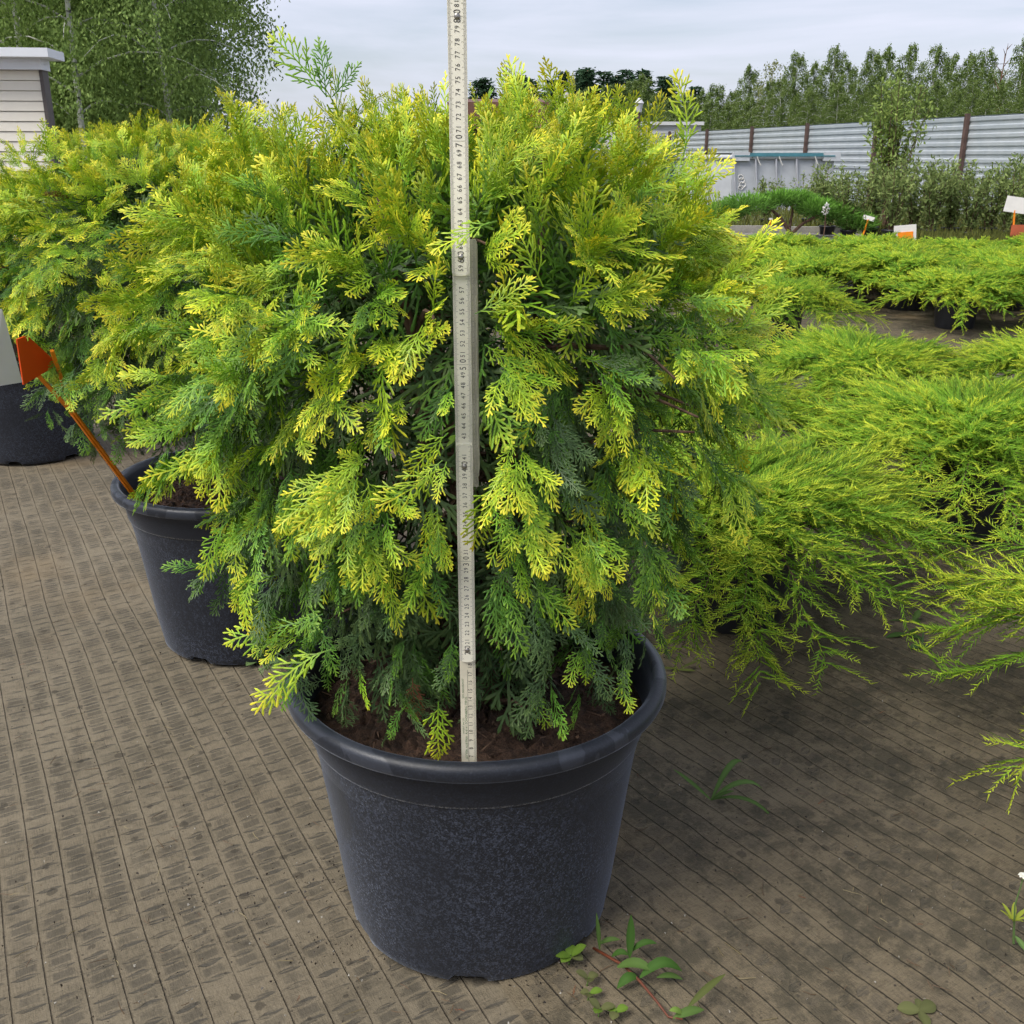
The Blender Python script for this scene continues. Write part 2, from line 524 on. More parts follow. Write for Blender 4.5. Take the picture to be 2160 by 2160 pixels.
# ------------------------------------------------------------------ thuja sprays
def lobes(P, D, L, Wd, tone, end, gain):
    """flattened scale-leaf shoots in the XY plane (normal Z). end shoots: 7 verts, 6 tris; stem pieces: 4 verts, 2 tris.
    returns V, F, tone, gain"""
    D = D / np.linalg.norm(D, axis=1, keepdims=True)
    S = np.column_stack([-D[:, 1], D[:, 0], np.zeros(len(P))])
    S /= np.linalg.norm(S, axis=1, keepdims=True) + 1e-9
    Z = np.array((0, 0, 1.0))
    L, Wd = L[:, None], Wd[:, None]
    Vs, Fs, Ts, Gs, off = [], [], [], [], 0
    e = end
    m = P + D * L * 0.76
    V = np.stack([P + S * Wd * 0.3, P + Z * Wd * 0.25, P - S * Wd * 0.3,
                  m + S * Wd * 0.5, m + Z * Wd * 0.38, m - S * Wd * 0.5, P + D * L], 1)[e]
    t0, t1 = tone[e, :1], tone[e, 1:]
    n = len(V)
    b = np.arange(n)[:, None] * 7
    Vs.append(V.reshape(-1, 3)); Fs.append(np.concatenate([b + np.array([q]) for q in ((0, 3, 4), (0, 4, 1), (1, 4, 5), (1, 5, 2), (3, 6, 4), (4, 6, 5))]))
    tm = t0 * 0.35 + t1 * 0.65
    Ts.append(np.concatenate([t0, t0, t0, tm, tm, tm, t1], 1).ravel()); Gs.append(np.repeat(gain[e], 7))
    off = n * 7
    f = ~end
    V = np.stack([P + S * Wd * 0.4, P - S * Wd * 0.4, P + D * L - S * Wd * 0.4, P + D * L + S * Wd * 0.4], 1)[f]
    t0, t1 = tone[f, :1], tone[f, 1:]
    n = len(V)
    b = np.arange(n)[:, None] * 4 + off
    Vs.append(V.reshape(-1, 3)); Fs.append(np.concatenate([b + np.array([[0, 1, 2]]), b + np.array([[0, 2, 3]])]))
    Ts.append(np.concatenate([t0, t0, t1, t1], 1).ravel()); Gs.append(np.repeat(gain[f], 4))
    return np.concatenate(Vs), np.concatenate(Fs), np.concatenate(Ts), np.concatenate(Gs)


def thuja_spray(seed, L=0.1, dense=1.0, wid=0.0021):
    """flat fan in XY, stem along +X from the origin; returns V, F, tone(0 base..1 tip)"""
    r = np.random.default_rng(seed)
    P, D, LL, WW, TT, EE = [], [], [], [], [], []
    # main axis as chained shoots
    ca = r.normal(0, 0.25)
    ax, p, a = [], np.zeros(3), r.normal(0, 0.08)
    ns = 7
    for i in range(ns + 1):
        ax.append(p.copy())
        p = p + np.array((math.cos(a), math.sin(a), 0)) * L / ns
        a += ca / ns + r.normal(0, 0.05)
    ax = np.array(ax)
    for i in range(ns):
        d = ax[i + 1] - ax[i]
        P.append(ax[i]); D.append(d); LL.append(np.linalg.norm(d) * 1.25); WW.append(wid * (0.8 if i < ns - 2 else 1.0))
        TT.append((i / ns, (i + 1) / ns)); EE.append(i == ns - 1)
    nl = int(r.integers(16, 22) * dense)
    side = 1 if r.random() < 0.5 else -1
    Wmax = L * r.uniform(0.28, 0.42)
    for i in range(nl):
        t = 0.08 + 0.9 * (i + 0.5) / nl + r.normal(0, 0.01)
        side = -side
        k = min(ns - 1, int(t * ns))
        f = t * ns - k
        b = ax[k] * (1 - f) + ax[k + 1] * f
        da = math.atan2(*(ax[k + 1] - ax[k])[[1, 0]])
        ll = Wmax * (0.45 + 0.55 * math.sin(math.pi * min(1, t * 0.85 + 0.2))) * r.uniform(0.55, 1.2)
        ll *= 1.0 if t < 0.75 else (1.05 - t) * 2.4 + 0.3
        ang = da + side * r.uniform(0.5, 0.82)
        nseg = 1 if ll < 0.011 else 2 if ll < 0.022 else 3
        q, aa = b.copy(), ang
        for j in range(nseg):
            st = ll / nseg
            d = np.array((math.cos(aa), math.sin(aa), r.normal(0, 0.1)))
            tb = min(1, 0.1 + t * 0.55 + 0.4 * j / nseg)
            te = min(1, 0.1 + t * 0.55 + 0.4 * (j + 1) / nseg)
            P.append(q.copy()); D.append(d); LL.append(st * (1.3 if j < nseg - 1 else 1.0)); WW.append(wid * (0.8 if j < nseg - 1 else r.uniform(0.85, 1.1))); TT.append((tb, te)); EE.append(j == nseg - 1)
            if nseg > 1 and j < nseg - 1 and r.random() < 0.85:
                for sd_ in ((1, -1) if r.random() < 0.5 else (side,)):
                    sl = r.uniform(0.006, 0.013) * (L / 0.1) ** 0.5
                    a2 = aa + sd_ * r.uniform(0.4, 0.7)
                    P.append(q + d * st * r.uniform(0.4, 0.8)); D.append(np.array((math.cos(a2), math.sin(a2), r.normal(0, 0.15))))
                    LL.append(sl); WW.append(wid * r.uniform(0.75, 1.0)); TT.append((tb, min(1, te + 0.2))); EE.append(True)
            q = q + d * st
            aa -= side * r.uniform(0.03, 0.16)
    TT = np.array(TT) + r.normal(0, 0.09, (len(TT), 1))
    V, F, T, G = lobes(np.array(P), np.array(D), np.array(LL), np.array(WW), TT, np.array(EE), np.clip(r.normal(1, 0.14, len(P)), 0.6, 1.35))
    # droop and cup
    x, y = V[:, 0] / L, V[:, 1] / L
    kd, kc = r.uniform(0.05, 0.45), r.uniform(-0.6, 1.6)
    V[:, 2] += L * (-kd * x * x + -kc * y * y * 0.8 + 0.05 * np.sin(x * 7 + seed) * (0.4 + y))
    return V.astype(np.float32), F, T, G


NSH = 14
SPR = [thuja_spray(100 + i, 0.07 * (0.75 + 0.05 * i if i < 10 else 1.0)) for i in range(NSH)]
SPR_LO = [thuja_spray(300 + i, 0.09, 0.62, 0.0027) for i in range(6)]
SPR_L = [0.07 * (0.75 + 0.05 * i if i < 10 else 1.0) for i in range(NSH)]

# natural pigment of the shoot: old base colour -> new tip colour
TONES = {
    'gold': ((0.13, 0.30, 0.02), (0.40, 0.55, 0.03), (0.88, 0.77, 0.05)),
    'lime': ((0.085, 0.23, 0.02), (0.25, 0.46, 0.03), (0.66, 0.68, 0.045)),
    'green': ((0.05, 0.14, 0.022), (0.11, 0.26, 0.03), (0.25, 0.43, 0.045)),
    'deep': ((0.045, 0.095, 0.03), (0.085, 0.155, 0.05), (0.155, 0.24, 0.075)),
    'dead': ((0.09, 0.035, 0.015), (0.2, 0.07, 0.03), (0.28, 0.11, 0.05)),
}
TN = list(TONES)


def tone_col(T, tone, shift=0.0, gain=1.0):
    a, b, c = [np.array(v) for v in TONES[tone]]
    t = np.clip(T[:, None] + shift, 0, 1)
    lo = a + (b - a) * np.clip(t / 0.6, 0, 1)
    return (lo + (c - lo) * np.clip((t - 0.6) / 0.4, 0, 1)) * gain


SPRAY_ME = {}


def spray_mesh(sh, tone):
    if (sh, tone) not in SPRAY_ME:
        V, F, T, G = SPR[sh]
        SPRAY_ME[(sh, tone)] = make_mesh('spray', V, F, M_FOL, tone_col(T, tone) * G[:, None])
    return SPRAY_ME[(sh, tone)]


# ------------------------------------------------------------------ pots
def mat_pot():
    t = NT('dusty_black_plastic')
    co = t.n('TexCoord').outputs['Object']
    z = t.n('SeparateXYZ', {0: co}).outputs[2]
    v1 = t.n('TexVoronoi', {'Vector': co, 'Scale': 330.0})
    n1 = t.noise(co, 6, 5, 0.6)
    n2 = t.noise(co, 150, 3, 0.7)
    n3 = t.noise(co, 420, 2, 0.6)
    sp = t.ramp(t.n('SeparateColor', {0: v1.outputs['Color']}).outputs[1], 0.45, 0.95)
    sp = t.math('MULTIPLY', sp, t.ramp(v1.outputs['Distance'], 0.15, 0.55, 1, 0))
    sp = t.math('MULTIPLY', sp, t.ramp(n1, 0.32, 0.6))
    dust = t.math('MULTIPLY', t.ramp(t.math('MULTIPLY_ADD', n3, 0.55, t.math('MULTIPLY', n2, 0.45)), 0.47, 0.6), t.ramp(n1, 0.3, 0.65, 0.35, 1.0))
    body = t.ramp(z, 0.265, 0.29, 1.0, 0.15)
    c = t.mix(t.math('MULTIPLY', dust, body), (0.008, 0.010, 0.016), (0.046, 0.055, 0.08))
    c = t.mix(t.math('MULTIPLY', t.math('MULTIPLY', sp, body), 0.55), c, (0.10, 0.115, 0.155))
    # one dark wiped patch low on the wall
    geo = t.n('VectorMath', {0: t.n('Mapping', {'Vector': co, 'Location': (0.168, 0.122, -0.09), 'Scale': (1, 1, 0.42)}).outputs[0]}, operation='LENGTH').outputs['Value']
    wet = t.ramp(t.math('MULTIPLY_ADD', n2, 0.012, geo), 0.028, 0.034, 1, 0)
    c = t.mix(t.math('MULTIPLY', wet, 0.85), c, (0.012, 0.013, 0.015))
    # dried water marks on the lip
    lip = t.ramp(z, 0.315, 0.33)
    wm = t.math('MULTIPLY', t.ramp(t.noise(co, 9, 3, 0.5, 1.5), 0.46, 0.475), lip)
    c = t.mix(t.math('MULTIPLY', wm, 0.4), c, (0.055, 0.062, 0.08))
    # pale dirt collected on the step
    stp = t.math('MULTIPLY', t.ramp(t.math('ABSOLUTE', t.math('SUBTRACT', z, 0.281)), 0.0, 0.003, 1, 0), t.ramp(n3, 0.45, 0.6))
    c = t.mix(t.math('MULTIPLY', stp, 0.7), c, (0.22, 0.21, 0.19))
    rg = t.math('MULTIPLY_ADD', wm, -0.12, t.math('MULTIPLY_ADD', n2, 0.18, 0.42))
    h = t.math('MULTIPLY_ADD', n3, 0.5, t.math('MULTIPLY', t.math('MULTIPLY', sp, body), 1.0))
    b = t.bsdf(c, rg, t.bump(h, 0.35, 0.0012))
    b.inputs['Specular IOR Level'].default_value = 0.45
    b.inputs['Sheen Weight'].default_value = 0.25
    b.inputs['Sheen Roughness'].default_value = 0.35
    b.inputs['Sheen Tint'].default_value = (0.75, 0.83, 1, 1)
    return t.m


M_POT = mat_pot()


def notch(a):
    for c in (-1.62, -0.75, 0.5, 1.6, 2.6, -2.6):
        w = abs((a - c + math.pi) % (2 * math.pi) - math.pi)
        if w < 0.13:
            return 1.0
    return 0.0


POT_BODY = MB().lathe([(0.150, 0.006), (0.163, 0.0), (0.170, 0.0), (0.1735, 0.004), (0.1745, 0.012), (0.181, 0.05), (0.1895, 0.12), (0.198, 0.19), (0.2075, 0.262), (0.2095, 0.278),
                       (0.2135, 0.2805), (0.2145, 0.283), (0.2175, 0.305), (0.2200, 0.3265)], 128, zf=lambda i, a: 0.009 * notch(a) if i in (0, 1, 2, 3) else 0).mesh('pot_wall', M_POT, smooth=True)
POT_RIM = MB().lathe([(0.2195, 0.3265), (0.2215, 0.3275), (0.2345, 0.3285), (0.2385, 0.3300), (0.2402, 0.3335), (0.2400, 0.3420), (0.2385, 0.3465), (0.2340, 0.3490), (0.2300, 0.3500), (0.2265, 0.3495), (0.2235, 0.3470),
                      (0.2210, 0.338), (0.2175, 0.305), (0.212, 0.28), (0.204, 0.24)], 128).mesh('pot_rim', M_POT, smooth=True)
for me_ in (POT_BODY, POT_RIM):
    me_.set_sharp_from_angle(angle=R(50))


def soil_mesh(rad, z, mound, seed):
    r = np.random.default_rng(seed)
    V, F = [(0, 0, z + mound)], []
    nr, ns = 26, 90
    for i in range(1, nr + 1):
        for j in range(ns):
            a = 2 * math.pi * j / ns
            q = rad * i / nr
            V.append((q * math.cos(a), q * math.sin(a), z + mound * (1 - (i / nr) ** 2) + (r.normal(0, 0.0035) if i < nr else 0)))
    for j in range(ns):
        F.append((0, 1 + j, 1 + (j + 1) % ns))
    for i in range(nr - 1):
        for j in range(ns):
            k = (j + 1) % ns
            F.append((1 + i * ns + j, 1 + (i + 1) * ns + j, 1 + (i + 1) * ns + k, 1 + i * ns + k))
    return make_mesh('soil', V, F, M_SOIL)


SOIL = soil_mesh(0.2145, 0.288, 0.022, 5)


def crumbs_mesh():
    mb = MB()
    r = np.random.default_rng(8)
    for i in range(420):
        a, q = r.uniform(0, 6.283), 0.2 * math.sqrt(r.random())
        z = 0.288 + 0.022 * (1 - (q / 0.2145) ** 2)
        s = r.uniform(0.0025, 0.007)
        V = rnd_dir(7, r) * s * r.uniform(0.6, 1.2, (7, 1)) + (q * math.cos(a), q * math.sin(a), z + s * 0.3)
        V = np.array([V[0], V[1], V[2], V[3], V[4]])
        mb.add(V, [(0, 1, 2), (0, 2, 3), (0, 3, 1), (4, 1, 2), (4, 2, 3), (4, 3, 1)])
    for i in range(90):      # bark fibres and dead twigs
        a, q = r.uniform(0, 6.283), 0.19 * math.sqrt(r.random())
        z = 0.288 + 0.022 * (1 - (q / 0.2145) ** 2) + 0.004
        d = rnd_dir(1, r)[0] * (1, 1, 0.25)
        p = np.array((q * math.cos(a), q * math.sin(a), z))
        mb.tube([p, p + d * r.uniform(0.01, 0.035)], [0.0011, 0.0007], 3)
    return mb.mesh('soil_crumbs', M_BARK)


CRUMBS = crumbs_mesh()


# ------------------------------------------------------------------ the golden thuja
PZ = np.array([0.30, 0.34, 0.40, 0.48, 0.57, 0.66, 0.75, 0.84, 0.91, 0.957, 0.99, 1.01, 1.018])
PR = 0.955 * np.array([0.17, 0.23, 0.275, 0.315, 0.345, 0.365, 0.375, 0.362, 0.332, 0.285, 0.215, 0.11, 0.0])
_arc = np.concatenate([[0], np.cumsum(np.hypot(np.diff(PZ), np.diff(PR)))])
POT1 = Vector((-0.045, 1.17, 0))
RUL = Vector((-0.0468, 0.966, 0.272))        # zero of the ruler
rul_l = np.array(RUL - POT1)
cam_l = np.array(Vector((0, 0, CAMZ)) - POT1)


def lump(phi, z):
    return 1 + 0.05 * np.sin(phi * 5 + z * 14) + 0.04 * np.sin(phi * 9 - z * 23 + 1.3) + 0.03 * np.sin(phi * 3 + z * 37)


def surf(s_arc, phi):
    z = np.interp(s_arc, _arc, PZ)
    r0 = np.interp(s_arc, _arc, PR)
    e = 0.01
    z1, z0 = np.interp(s_arc + e, _arc, PZ), np.interp(s_arc - e, _arc, PZ)
    r1, r_0 = np.interp(s_arc + e, _arc, PR), np.interp(s_arc - e, _arc, PR)
    tz, tr = z1 - z0, r1 - r_0
    ln = np.hypot(tz, tr) + 1e-9
    nr, nz_ = tz / ln, -tr / ln
    r0 = r0 * lump(phi, z)
    ysc = np.where(np.sin(phi) < 0, 0.88, 1.0)
    p = np.column_stack([r0 * np.cos(phi) - 0.022, r0 * np.sin(phi) * ysc + 0.035, z])
    n = np.column_stack([nr * np.cos(phi), nr * np.sin(phi), nz_])
    return p, n


def gen_sprays(n, s_lo, s_hi, seed, Lscale=(0.75, 1.15)):
    """shell fraction range -> list of (matrix 3x3, origin, shape, tone, depth s, facing)"""
    r = np.random.default_rng(seed)
    cum = np.interp(np.linspace(0, 1, 400), np.linspace(0, 1, 400), np.linspace(0, 1, 400))
    aa = np.linspace(0, _arc[-1], 400)
    w = np.interp(aa, _arc, PR) + 0.02
    cw = np.cumsum(w); cw /= cw[-1]
    sa = np.interp(r.random(n), cw, aa)
    phi = r.uniform(-math.pi, math.pi, n)
    p, nr = surf(sa, phi)
    s = r.uniform(s_lo, s_hi, n)
    axis = np.column_stack([np.full(n, -0.022), np.full(n, 0.035), np.clip(p[:, 2], 0.42, 0.82)])
    tip = axis + (p - axis) * s[:, None]
    h = (p[:, 2] - 0.66) / 0.38
    up = np.array((0, 0, 1.0))
    top = np.clip((h - 0.15) / 0.6, 0, 1)[:, None]
    low = np.clip(-h, 0, 1)[:, None]
    d = nr * (0.75 - 0.25 * low) + up * (-0.62 - 0.45 * low) * (1 - top) + up * 0.75 * top
    tang = np.cross(nr, up)
    d += tang * r.normal(0, 0.5, (n, 1)) + r.normal(0, 0.25, (n, 3))
    d /= np.linalg.norm(d, axis=1, keepdims=True)
    N = nr * (1 - 0.55 * top) + up * 0.55 * (1 - top) + r.normal(0, 0.48, (n, 3))
    N -= d * np.sum(N * d, 1, keepdims=True)
    N /= np.linalg.norm(N, axis=1, keepdims=True)
    Y = np.cross(N, d)
    sc = r.uniform(*Lscale, n)
    out = []
    for i in range(n):
        if h[i] < -0.5 and r.random() < 0.4:
            continue
        sh = int(r.integers(NSH))
        Rm = np.column_stack([d[i], Y[i], N[i]]) * sc[i]
        org = tip[i] - d[i] * SPR_L[sh] * sc[i] * 0.9
        # pigment: young growth at the surface and crown is golden, older inner growth green
        e = (s[i] - 0.72) / 0.32 * 0.62 + h[i] * 0.30 + r.normal(0, 0.16)
        tone = 'gold' if e > 0.46 else 'lime' if e > 0.26 else 'green' if e > 0.05 else 'deep'
        if h[i] < -0.45 and r.random() < 0.72 and tone in ('gold', 'lime', 'green'):
            tone = 'deep' if r.random() < 0.6 else 'green'
        if r.random() < 0.001:
            tone = 'dead'
        out.append((Rm, org, sh, tone, s[i], nr[i]))
    return out


def hits_ruler(V, allow):
    """does a spray cut the slot where the ruler was pushed into the foliage (towards the viewer side)?"""
    y = V[:, 1]
    k = (y - cam_l[1]) / (rul_l[1] - cam_l[1])
    xc = cam_l[0] + (rul_l[0] - cam_l[0]) * k
    m = (y < rul_l[1] + 0.012) & (np.abs(V[:, 0] - xc) < (0.0088 - allow) * k) & (V[:, 2] > 0.28)
    bx = (np.abs(V[:, 0] - (rul_l[0] + 0.004)) < 0.0135) & (np.abs(y - rul_l[1] - 0.004) < 0.012)
    return m.any() or bx.any()


def gen_clumps(nc, seed):
    """branch ends on the surface, each with a fan of sprays; dark gaps stay between them"""
    r = np.random.default_rng(seed)
    aa = np.linspace(0, _arc[-1], 400)
    w = np.interp(aa, _arc, PR) + 0.02
    cw = np.cumsum(w); cw /= cw[-1]
    pts, out, tries = [], [], 0
    up = np.array((0, 0, 1.0))
    while len(pts) < nc and tries < nc * 60:
        tries += 1
        sa, phi = np.interp(r.random(), cw, aa), r.uniform(-math.pi, math.pi)
        p, n = surf(np.array([sa]), np.array([phi]))
        p, n = p[0], n[0]
        if any(abs(p[0] - q[0]) < 0.055 and abs(p[1] - q[1]) < 0.055 and abs(p[2] - q[2]) < 0.055 and np.sum((p - q) ** 2) < 0.050 ** 2 for q in pts):
            continue
        pts.append(p)
        h = (p[2] - 0.66) / 0.36
        top = min(1, max(0, (h - 0.1) / 0.8))
        low = min(1, max(0, -h))
        tang = np.cross(n, up); tang /= np.linalg.norm(tang) + 1e-9
        dm = n * (0.95 - 0.3 * low) + up * (-0.55 * (1 - top) - 0.35 * low + 0.28 * top) + tang * r.normal(0, 0.45) + r.normal(0, 0.15, 3)
        dm /= np.linalg.norm(dm)
        depth = r.uniform(-0.035, 0.028)
        org = p - dm * r.uniform(0.075, 0.095) + n * depth
        e0 = 0.42 + depth * 6 + h * 0.36 + r.normal(0, 0.13)
        Nm = n * 0.7 + up * 0.6 * (1 - top) + r.normal(0, 0.35, 3)
        side = np.cross(Nm, dm); side /= np.linalg.norm(side)
        k = int(r.integers(8, 12)) if h > -0.5 else int(r.integers(3, 6))
        for j in range(k):
            u = (j + 0.5) / k * 2 - 1
            d = dm + side * u * r.uniform(0.5, 0.95) + r.normal(0, 0.22, 3) + up * (-0.18 * abs(u)) * (1 - top)
            d /= np.linalg.norm(d)
            N = Nm + r.normal(0, 0.4, 3)
            N -= d * N.dot(d); N /= np.linalg.norm(N)
            sh = int(r.integers(NSH))
            sc = r.uniform(0.55, 0.95)
            o = org + dm * r.uniform(0.012, 0.06) + side * u * 0.008
            e = e0 + r.normal(0, 0.09)
            tone = 'gold' if e > 0.47 else 'lime' if e > 0.27 else 'green' if e > 0.08 else 'deep'
            if h < -0.42 and r.random() < 0.7:
                tone = 'deep' if r.random() < 0.7 else 'green'
            if r.random() < 0.0005:
                tone = 'dead'
            out.append((np.column_stack([d, np.cross(N, d), N]) * sc, o, sh, tone, 0.97 + depth * 3, n))
    return out


def spikes(n, seed):
    """young shoots standing clear of the crown"""
    r = np.random.default_rng(seed)
    out = []
    for _ in range(n):
        sa = r.uniform(0.62, 0.98) * _arc[-1]
        p, nr = surf(np.array([sa]), np.array([r.uniform(-math.pi, math.pi)]))
        p, nr = p[0], nr[0]
        d = nr * 0.5 + np.array((0, 0, 0.9)) + r.normal(0, 0.3, 3)
        d /= np.linalg.norm(d)
        N = r.normal(0, 1, 3); N -= d * N.dot(d); N /= np.linalg.norm(N)
        sc = r.uniform(0.6, 1.0)
        Rm = np.column_stack([d, np.cross(N, d) * 0.7, N]) * sc
        out.append((Rm, p - d * 0.07 * sc * 0.6, int(r.integers(NSH)), 'gold' if r.random() < 0.7 else 'lime', 1.0, nr))
    return out


def build_foliage():
    ALL = spikes(60, 19) + gen_clumps(395, 11) + gen_sprays(820, 0.68, 0.9, 12, (1.0, 1.5)) + gen_sprays(600, 0.4, 0.72, 13, (1.2, 1.8))
    keep = []
    r = np.random.default_rng(5)
    for q in ALL:
        V = SPR[q[2]][0] @ q[0].T + q[1]
        vr = np.hypot(V[:, 0], V[:, 1])
        if ((vr > 0.200) & (vr < 0.246) & (V[:, 2] < 0.354)).any() or ((vr >= 0.246) & (V[:, 2] < 0.27)).any():
            continue
        if ((V[:, 2] < 0.30) & (vr < 0.24)).any():
            continue
        if hits_ruler(V, 0.004 if r.random() < 0.12 else 0.0):
            continue
        vis = q[4] * 1.0 + 0.55 * float(np.dot(q[5], (cam_l - q[1]) / np.linalg.norm(cam_l - q[1])))
        keep.append((vis, q))
    keep.sort(key=lambda k: -k[0])
    parts = [q for _, q in keep[:285]]
    rest = [q for _, q in keep[285:]]
    Vs, Fs, Cs, off = [], [], [], 0
    for i, (Rm, org, sh, tone, s, n) in enumerate(rest):
        if s < 0.72:
            V, F, T, G = SPR_LO[i % 6]
        else:
            V, F, T, G = SPR[sh]
        Vs.append(V @ Rm.T.astype(np.float32) + org.astype(np.float32))
        Fs.append(F + off)
        Cs.append(tone_col(T, tone, r.normal(0, 0.08), r.uniform(0.8, 1.15)) * G[:, None])
        off += len(V)
    me = make_mesh('foliage', np.concatenate(Vs), np.concatenate(Fs), M_FOL, np.concatenate(Cs))
    return parts, me


THUJA_PARTS, THUJA_FOL = build_foliage()


def thuja_stems():
    r = np.random.default_rng(21)
    mb = MB()
    tr = MB()
    for k in range(4):
        a = k * 1.7 + 0.4
        b = np.array((0.02 * math.cos(a), 0.02 * math.sin(a), 0.295))
        P = [b]
        for i in range(1, 9):
            P.append(b + np.array((0.012 * i * math.cos(a) + r.normal(0, 0.006), 0.012 * i * math.sin(a) + r.normal(0, 0.006), 0.078 * i)))
        tr.tube(P, np.linspace(0.015, 0.004, 9), 7)
        for j in range(26):
            t = r.uniform(0.05, 0.98)
            q = np.array(P[int(t * 8)])
            az = r.uniform(0, 6.283)
            L = 0.62 * float(np.interp(q[2] + 0.06, PZ, PR)) * r.uniform(0.6, 1.0)
            d = np.array((math.cos(az), math.sin(az), r.uniform(0.35, 0.9)))
            pts = [q + d * L * u + np.array((0, 0, -0.10 * L * u * u * 4)) + r.normal(0, 0.004, 3) for u in np.linspace(0, 1, 5)]
            pts = [p for p in pts]
            if any(abs(p[0] - rul_l[0]) < 0.02 and p[1] < rul_l[1] + 0.02 for p in pts):
                continue
            mb.tube(pts, np.linspace(0.0038, 0.0012, 5), 4)
    return tr.mesh('trunk', M_BARK, smooth=True), mb.mesh('branches', M_BARK)


TRUNK_ME, BRANCH_ME = thuja_stems()


def set_mat(o, Rm, org):
    M4 = Matrix(((*Rm[0], org[0]), (*Rm[1], org[1]), (*Rm[2], org[2]), (0, 0, 0, 1)))
    o.matrix_local = M4


def potted_thuja(loc, rz, label, scale=1.0, zs=1.0, zo=0.0):
    t = thing('potted_thuja', label, 'potted shrub', loc, rz, 'golden thujas in black pots')
    t.scale = (scale, scale, scale)
    pw = link('pot', POT_BODY, t)
    link('rim', POT_RIM, pw)
    so = link('soil', SOIL, t)
    link('soil_crumbs', CRUMBS, so, kind='stuff')
    link('trunk', TRUNK_ME, t)
    br = link('branches', BRANCH_ME, t, kind='stuff')
    fo = link('foliage', THUJA_FOL, t, kind='stuff')
    for o in (br, fo):
        o.scale, o.location = (1, 1, zs), (0, 0, zo)
    for (Rm, org, sh, tone, s, n) in THUJA_PARTS:
        o = link('spray', spray_mesh(sh, tone), t)
        set_mat(o, Rm, org * np.array((1, 1, zs)) + np.array((0, 0, zo)))
    return t


thuja1 = potted_thuja(POT1, 0, 'round golden thuja in a black pot with a folding ruler standing in its soil')
thuja2 = potted_thuja((-0.565, 2.0, 0), R(100), 'golden thuja in a black pot with an orange plant label stuck in its soil', 1.0, 0.84, 0.15)
thuja3 = potted_thuja((-1.63, 3.4, 0), R(-120), 'golden thuja whose black pot stands behind the orange plant label', 1.0, 0.72, 0.165)

# single sprays that stand out from the near shrub
def lone_spray(px, py, d, dirv, nrm, sh, tone, sc):
    p = np.array(at(px, py, d) - POT1)
    dv = np.array(dirv, float); dv /= np.linalg.norm(dv)
    N = np.array(nrm, float); N -= dv * N.dot(dv); N /= np.linalg.norm(N)
    Y = np.cross(N, dv)
    o = link('spray', spray_mesh(sh, tone), thuja1)
    set_mat(o, np.column_stack([dv, Y, N]) * sc, p)


lone_spray(690, 205, 1.10, (-0.65, 0, 1), (0.2, -1, 0.2), 9, 'lime', 0.95)
lone_spray(688, 205, 1.10, (0.1, 0, 1), (0.1, -1, 0.1), 5, 'green', 0.8)
lone_spray(700, 205, 1.10, (0.7, 0, 0.8), (0.1, -1, 0.1), 3, 'green', 0.7)
lone_spray(1440, 330, 1.05, (0.25, 0, 1), (0.2, -1, 0.3), 8, 'gold', 0.98)
lone_spray(1035, 470, 0.89, (-1, -0.1, -0.2), (0.1, -0.6, 0.8), 2, 'gold', 0.94)
lone_spray(1040, 1020, 0.92, (-0.45, -0.1, -1), (0.1, -1, 0.3), 6, 'gold', 1.04)
lone_spray(925, 1480, 0.955, (-0.08, -0.12, -1), (0.2, -1, 0.2), 4, 'gold', 1.04)
lone_spray(700, 1370, 0.99, (-1, -0.2, -0.25), (0.1, -0.8, 0.7), 8, 'gold', 1.30)
lone_spray(870, 1430, 1.0, (-0.1, -0.2, -1), (0.1, -1, 0.2), 5, 'dead', 0.78)

# a lower branch reaching out to the left, and sprays hanging over the pot lip
_r = np.random.default_rng(55)
for (px, py, d, dx, dz, n_) in ((350, 815, 1.06, -1, -0.15, 4), (400, 870, 1.06, -0.9, -0.4, 4), (470, 950, 1.05, -0.6, -0.8, 5), (500, 1100, 1.04, -0.6, -0.9, 4), (540, 1200, 1.03, -0.6, -0.8, 4), (640, 1330, 1.02, -0.8, -0.45, 4), (600, 1040, 0.99, -0.3, -1, 4)):
    for k_ in range(n_):
        lone_spray(px + _r.uniform(-18, 18), py + _r.uniform(-22, 22), d + _r.uniform(-0.02, 0.03), (dx + _r.normal(0, 0.3), -0.25 + _r.normal(0, 0.2), dz + _r.normal(0, 0.3)),
                   (_r.normal(0, 0.35), -0.7, 0.6 + _r.normal(0, 0.3)), int(_r.integers(NSH)), 'gold' if _r.random() < 0.45 else 'lime', _r.uniform(0.7, 1.05))

# ------------------------------------------------------------------ folding ruler
M_RULER = mat_simple('cream_lacquered_wood', (0.84, 0.80, 0.66), 0.4, 0.05, 20)
M_RULER2 = mat_simple('darker_lacquered_wood', (0.66, 0.61, 0.47), 0.45, 0.12, 30)  # darker tone for the lowest slat and the folded ones
M_INK = mat_simple('black_scale_print', (0.035, 0.03, 0.028), 0.6, 0.1)
M_GREENINK = mat_simple('green_print', (0.06, 0.16, 0.05), 0.6, 0.1)
M_STEEL = mat_simple('ruler_rivet_steel', (0.35, 0.33, 0.3), 0.35, 0.1, 40, Metallic=0.9)


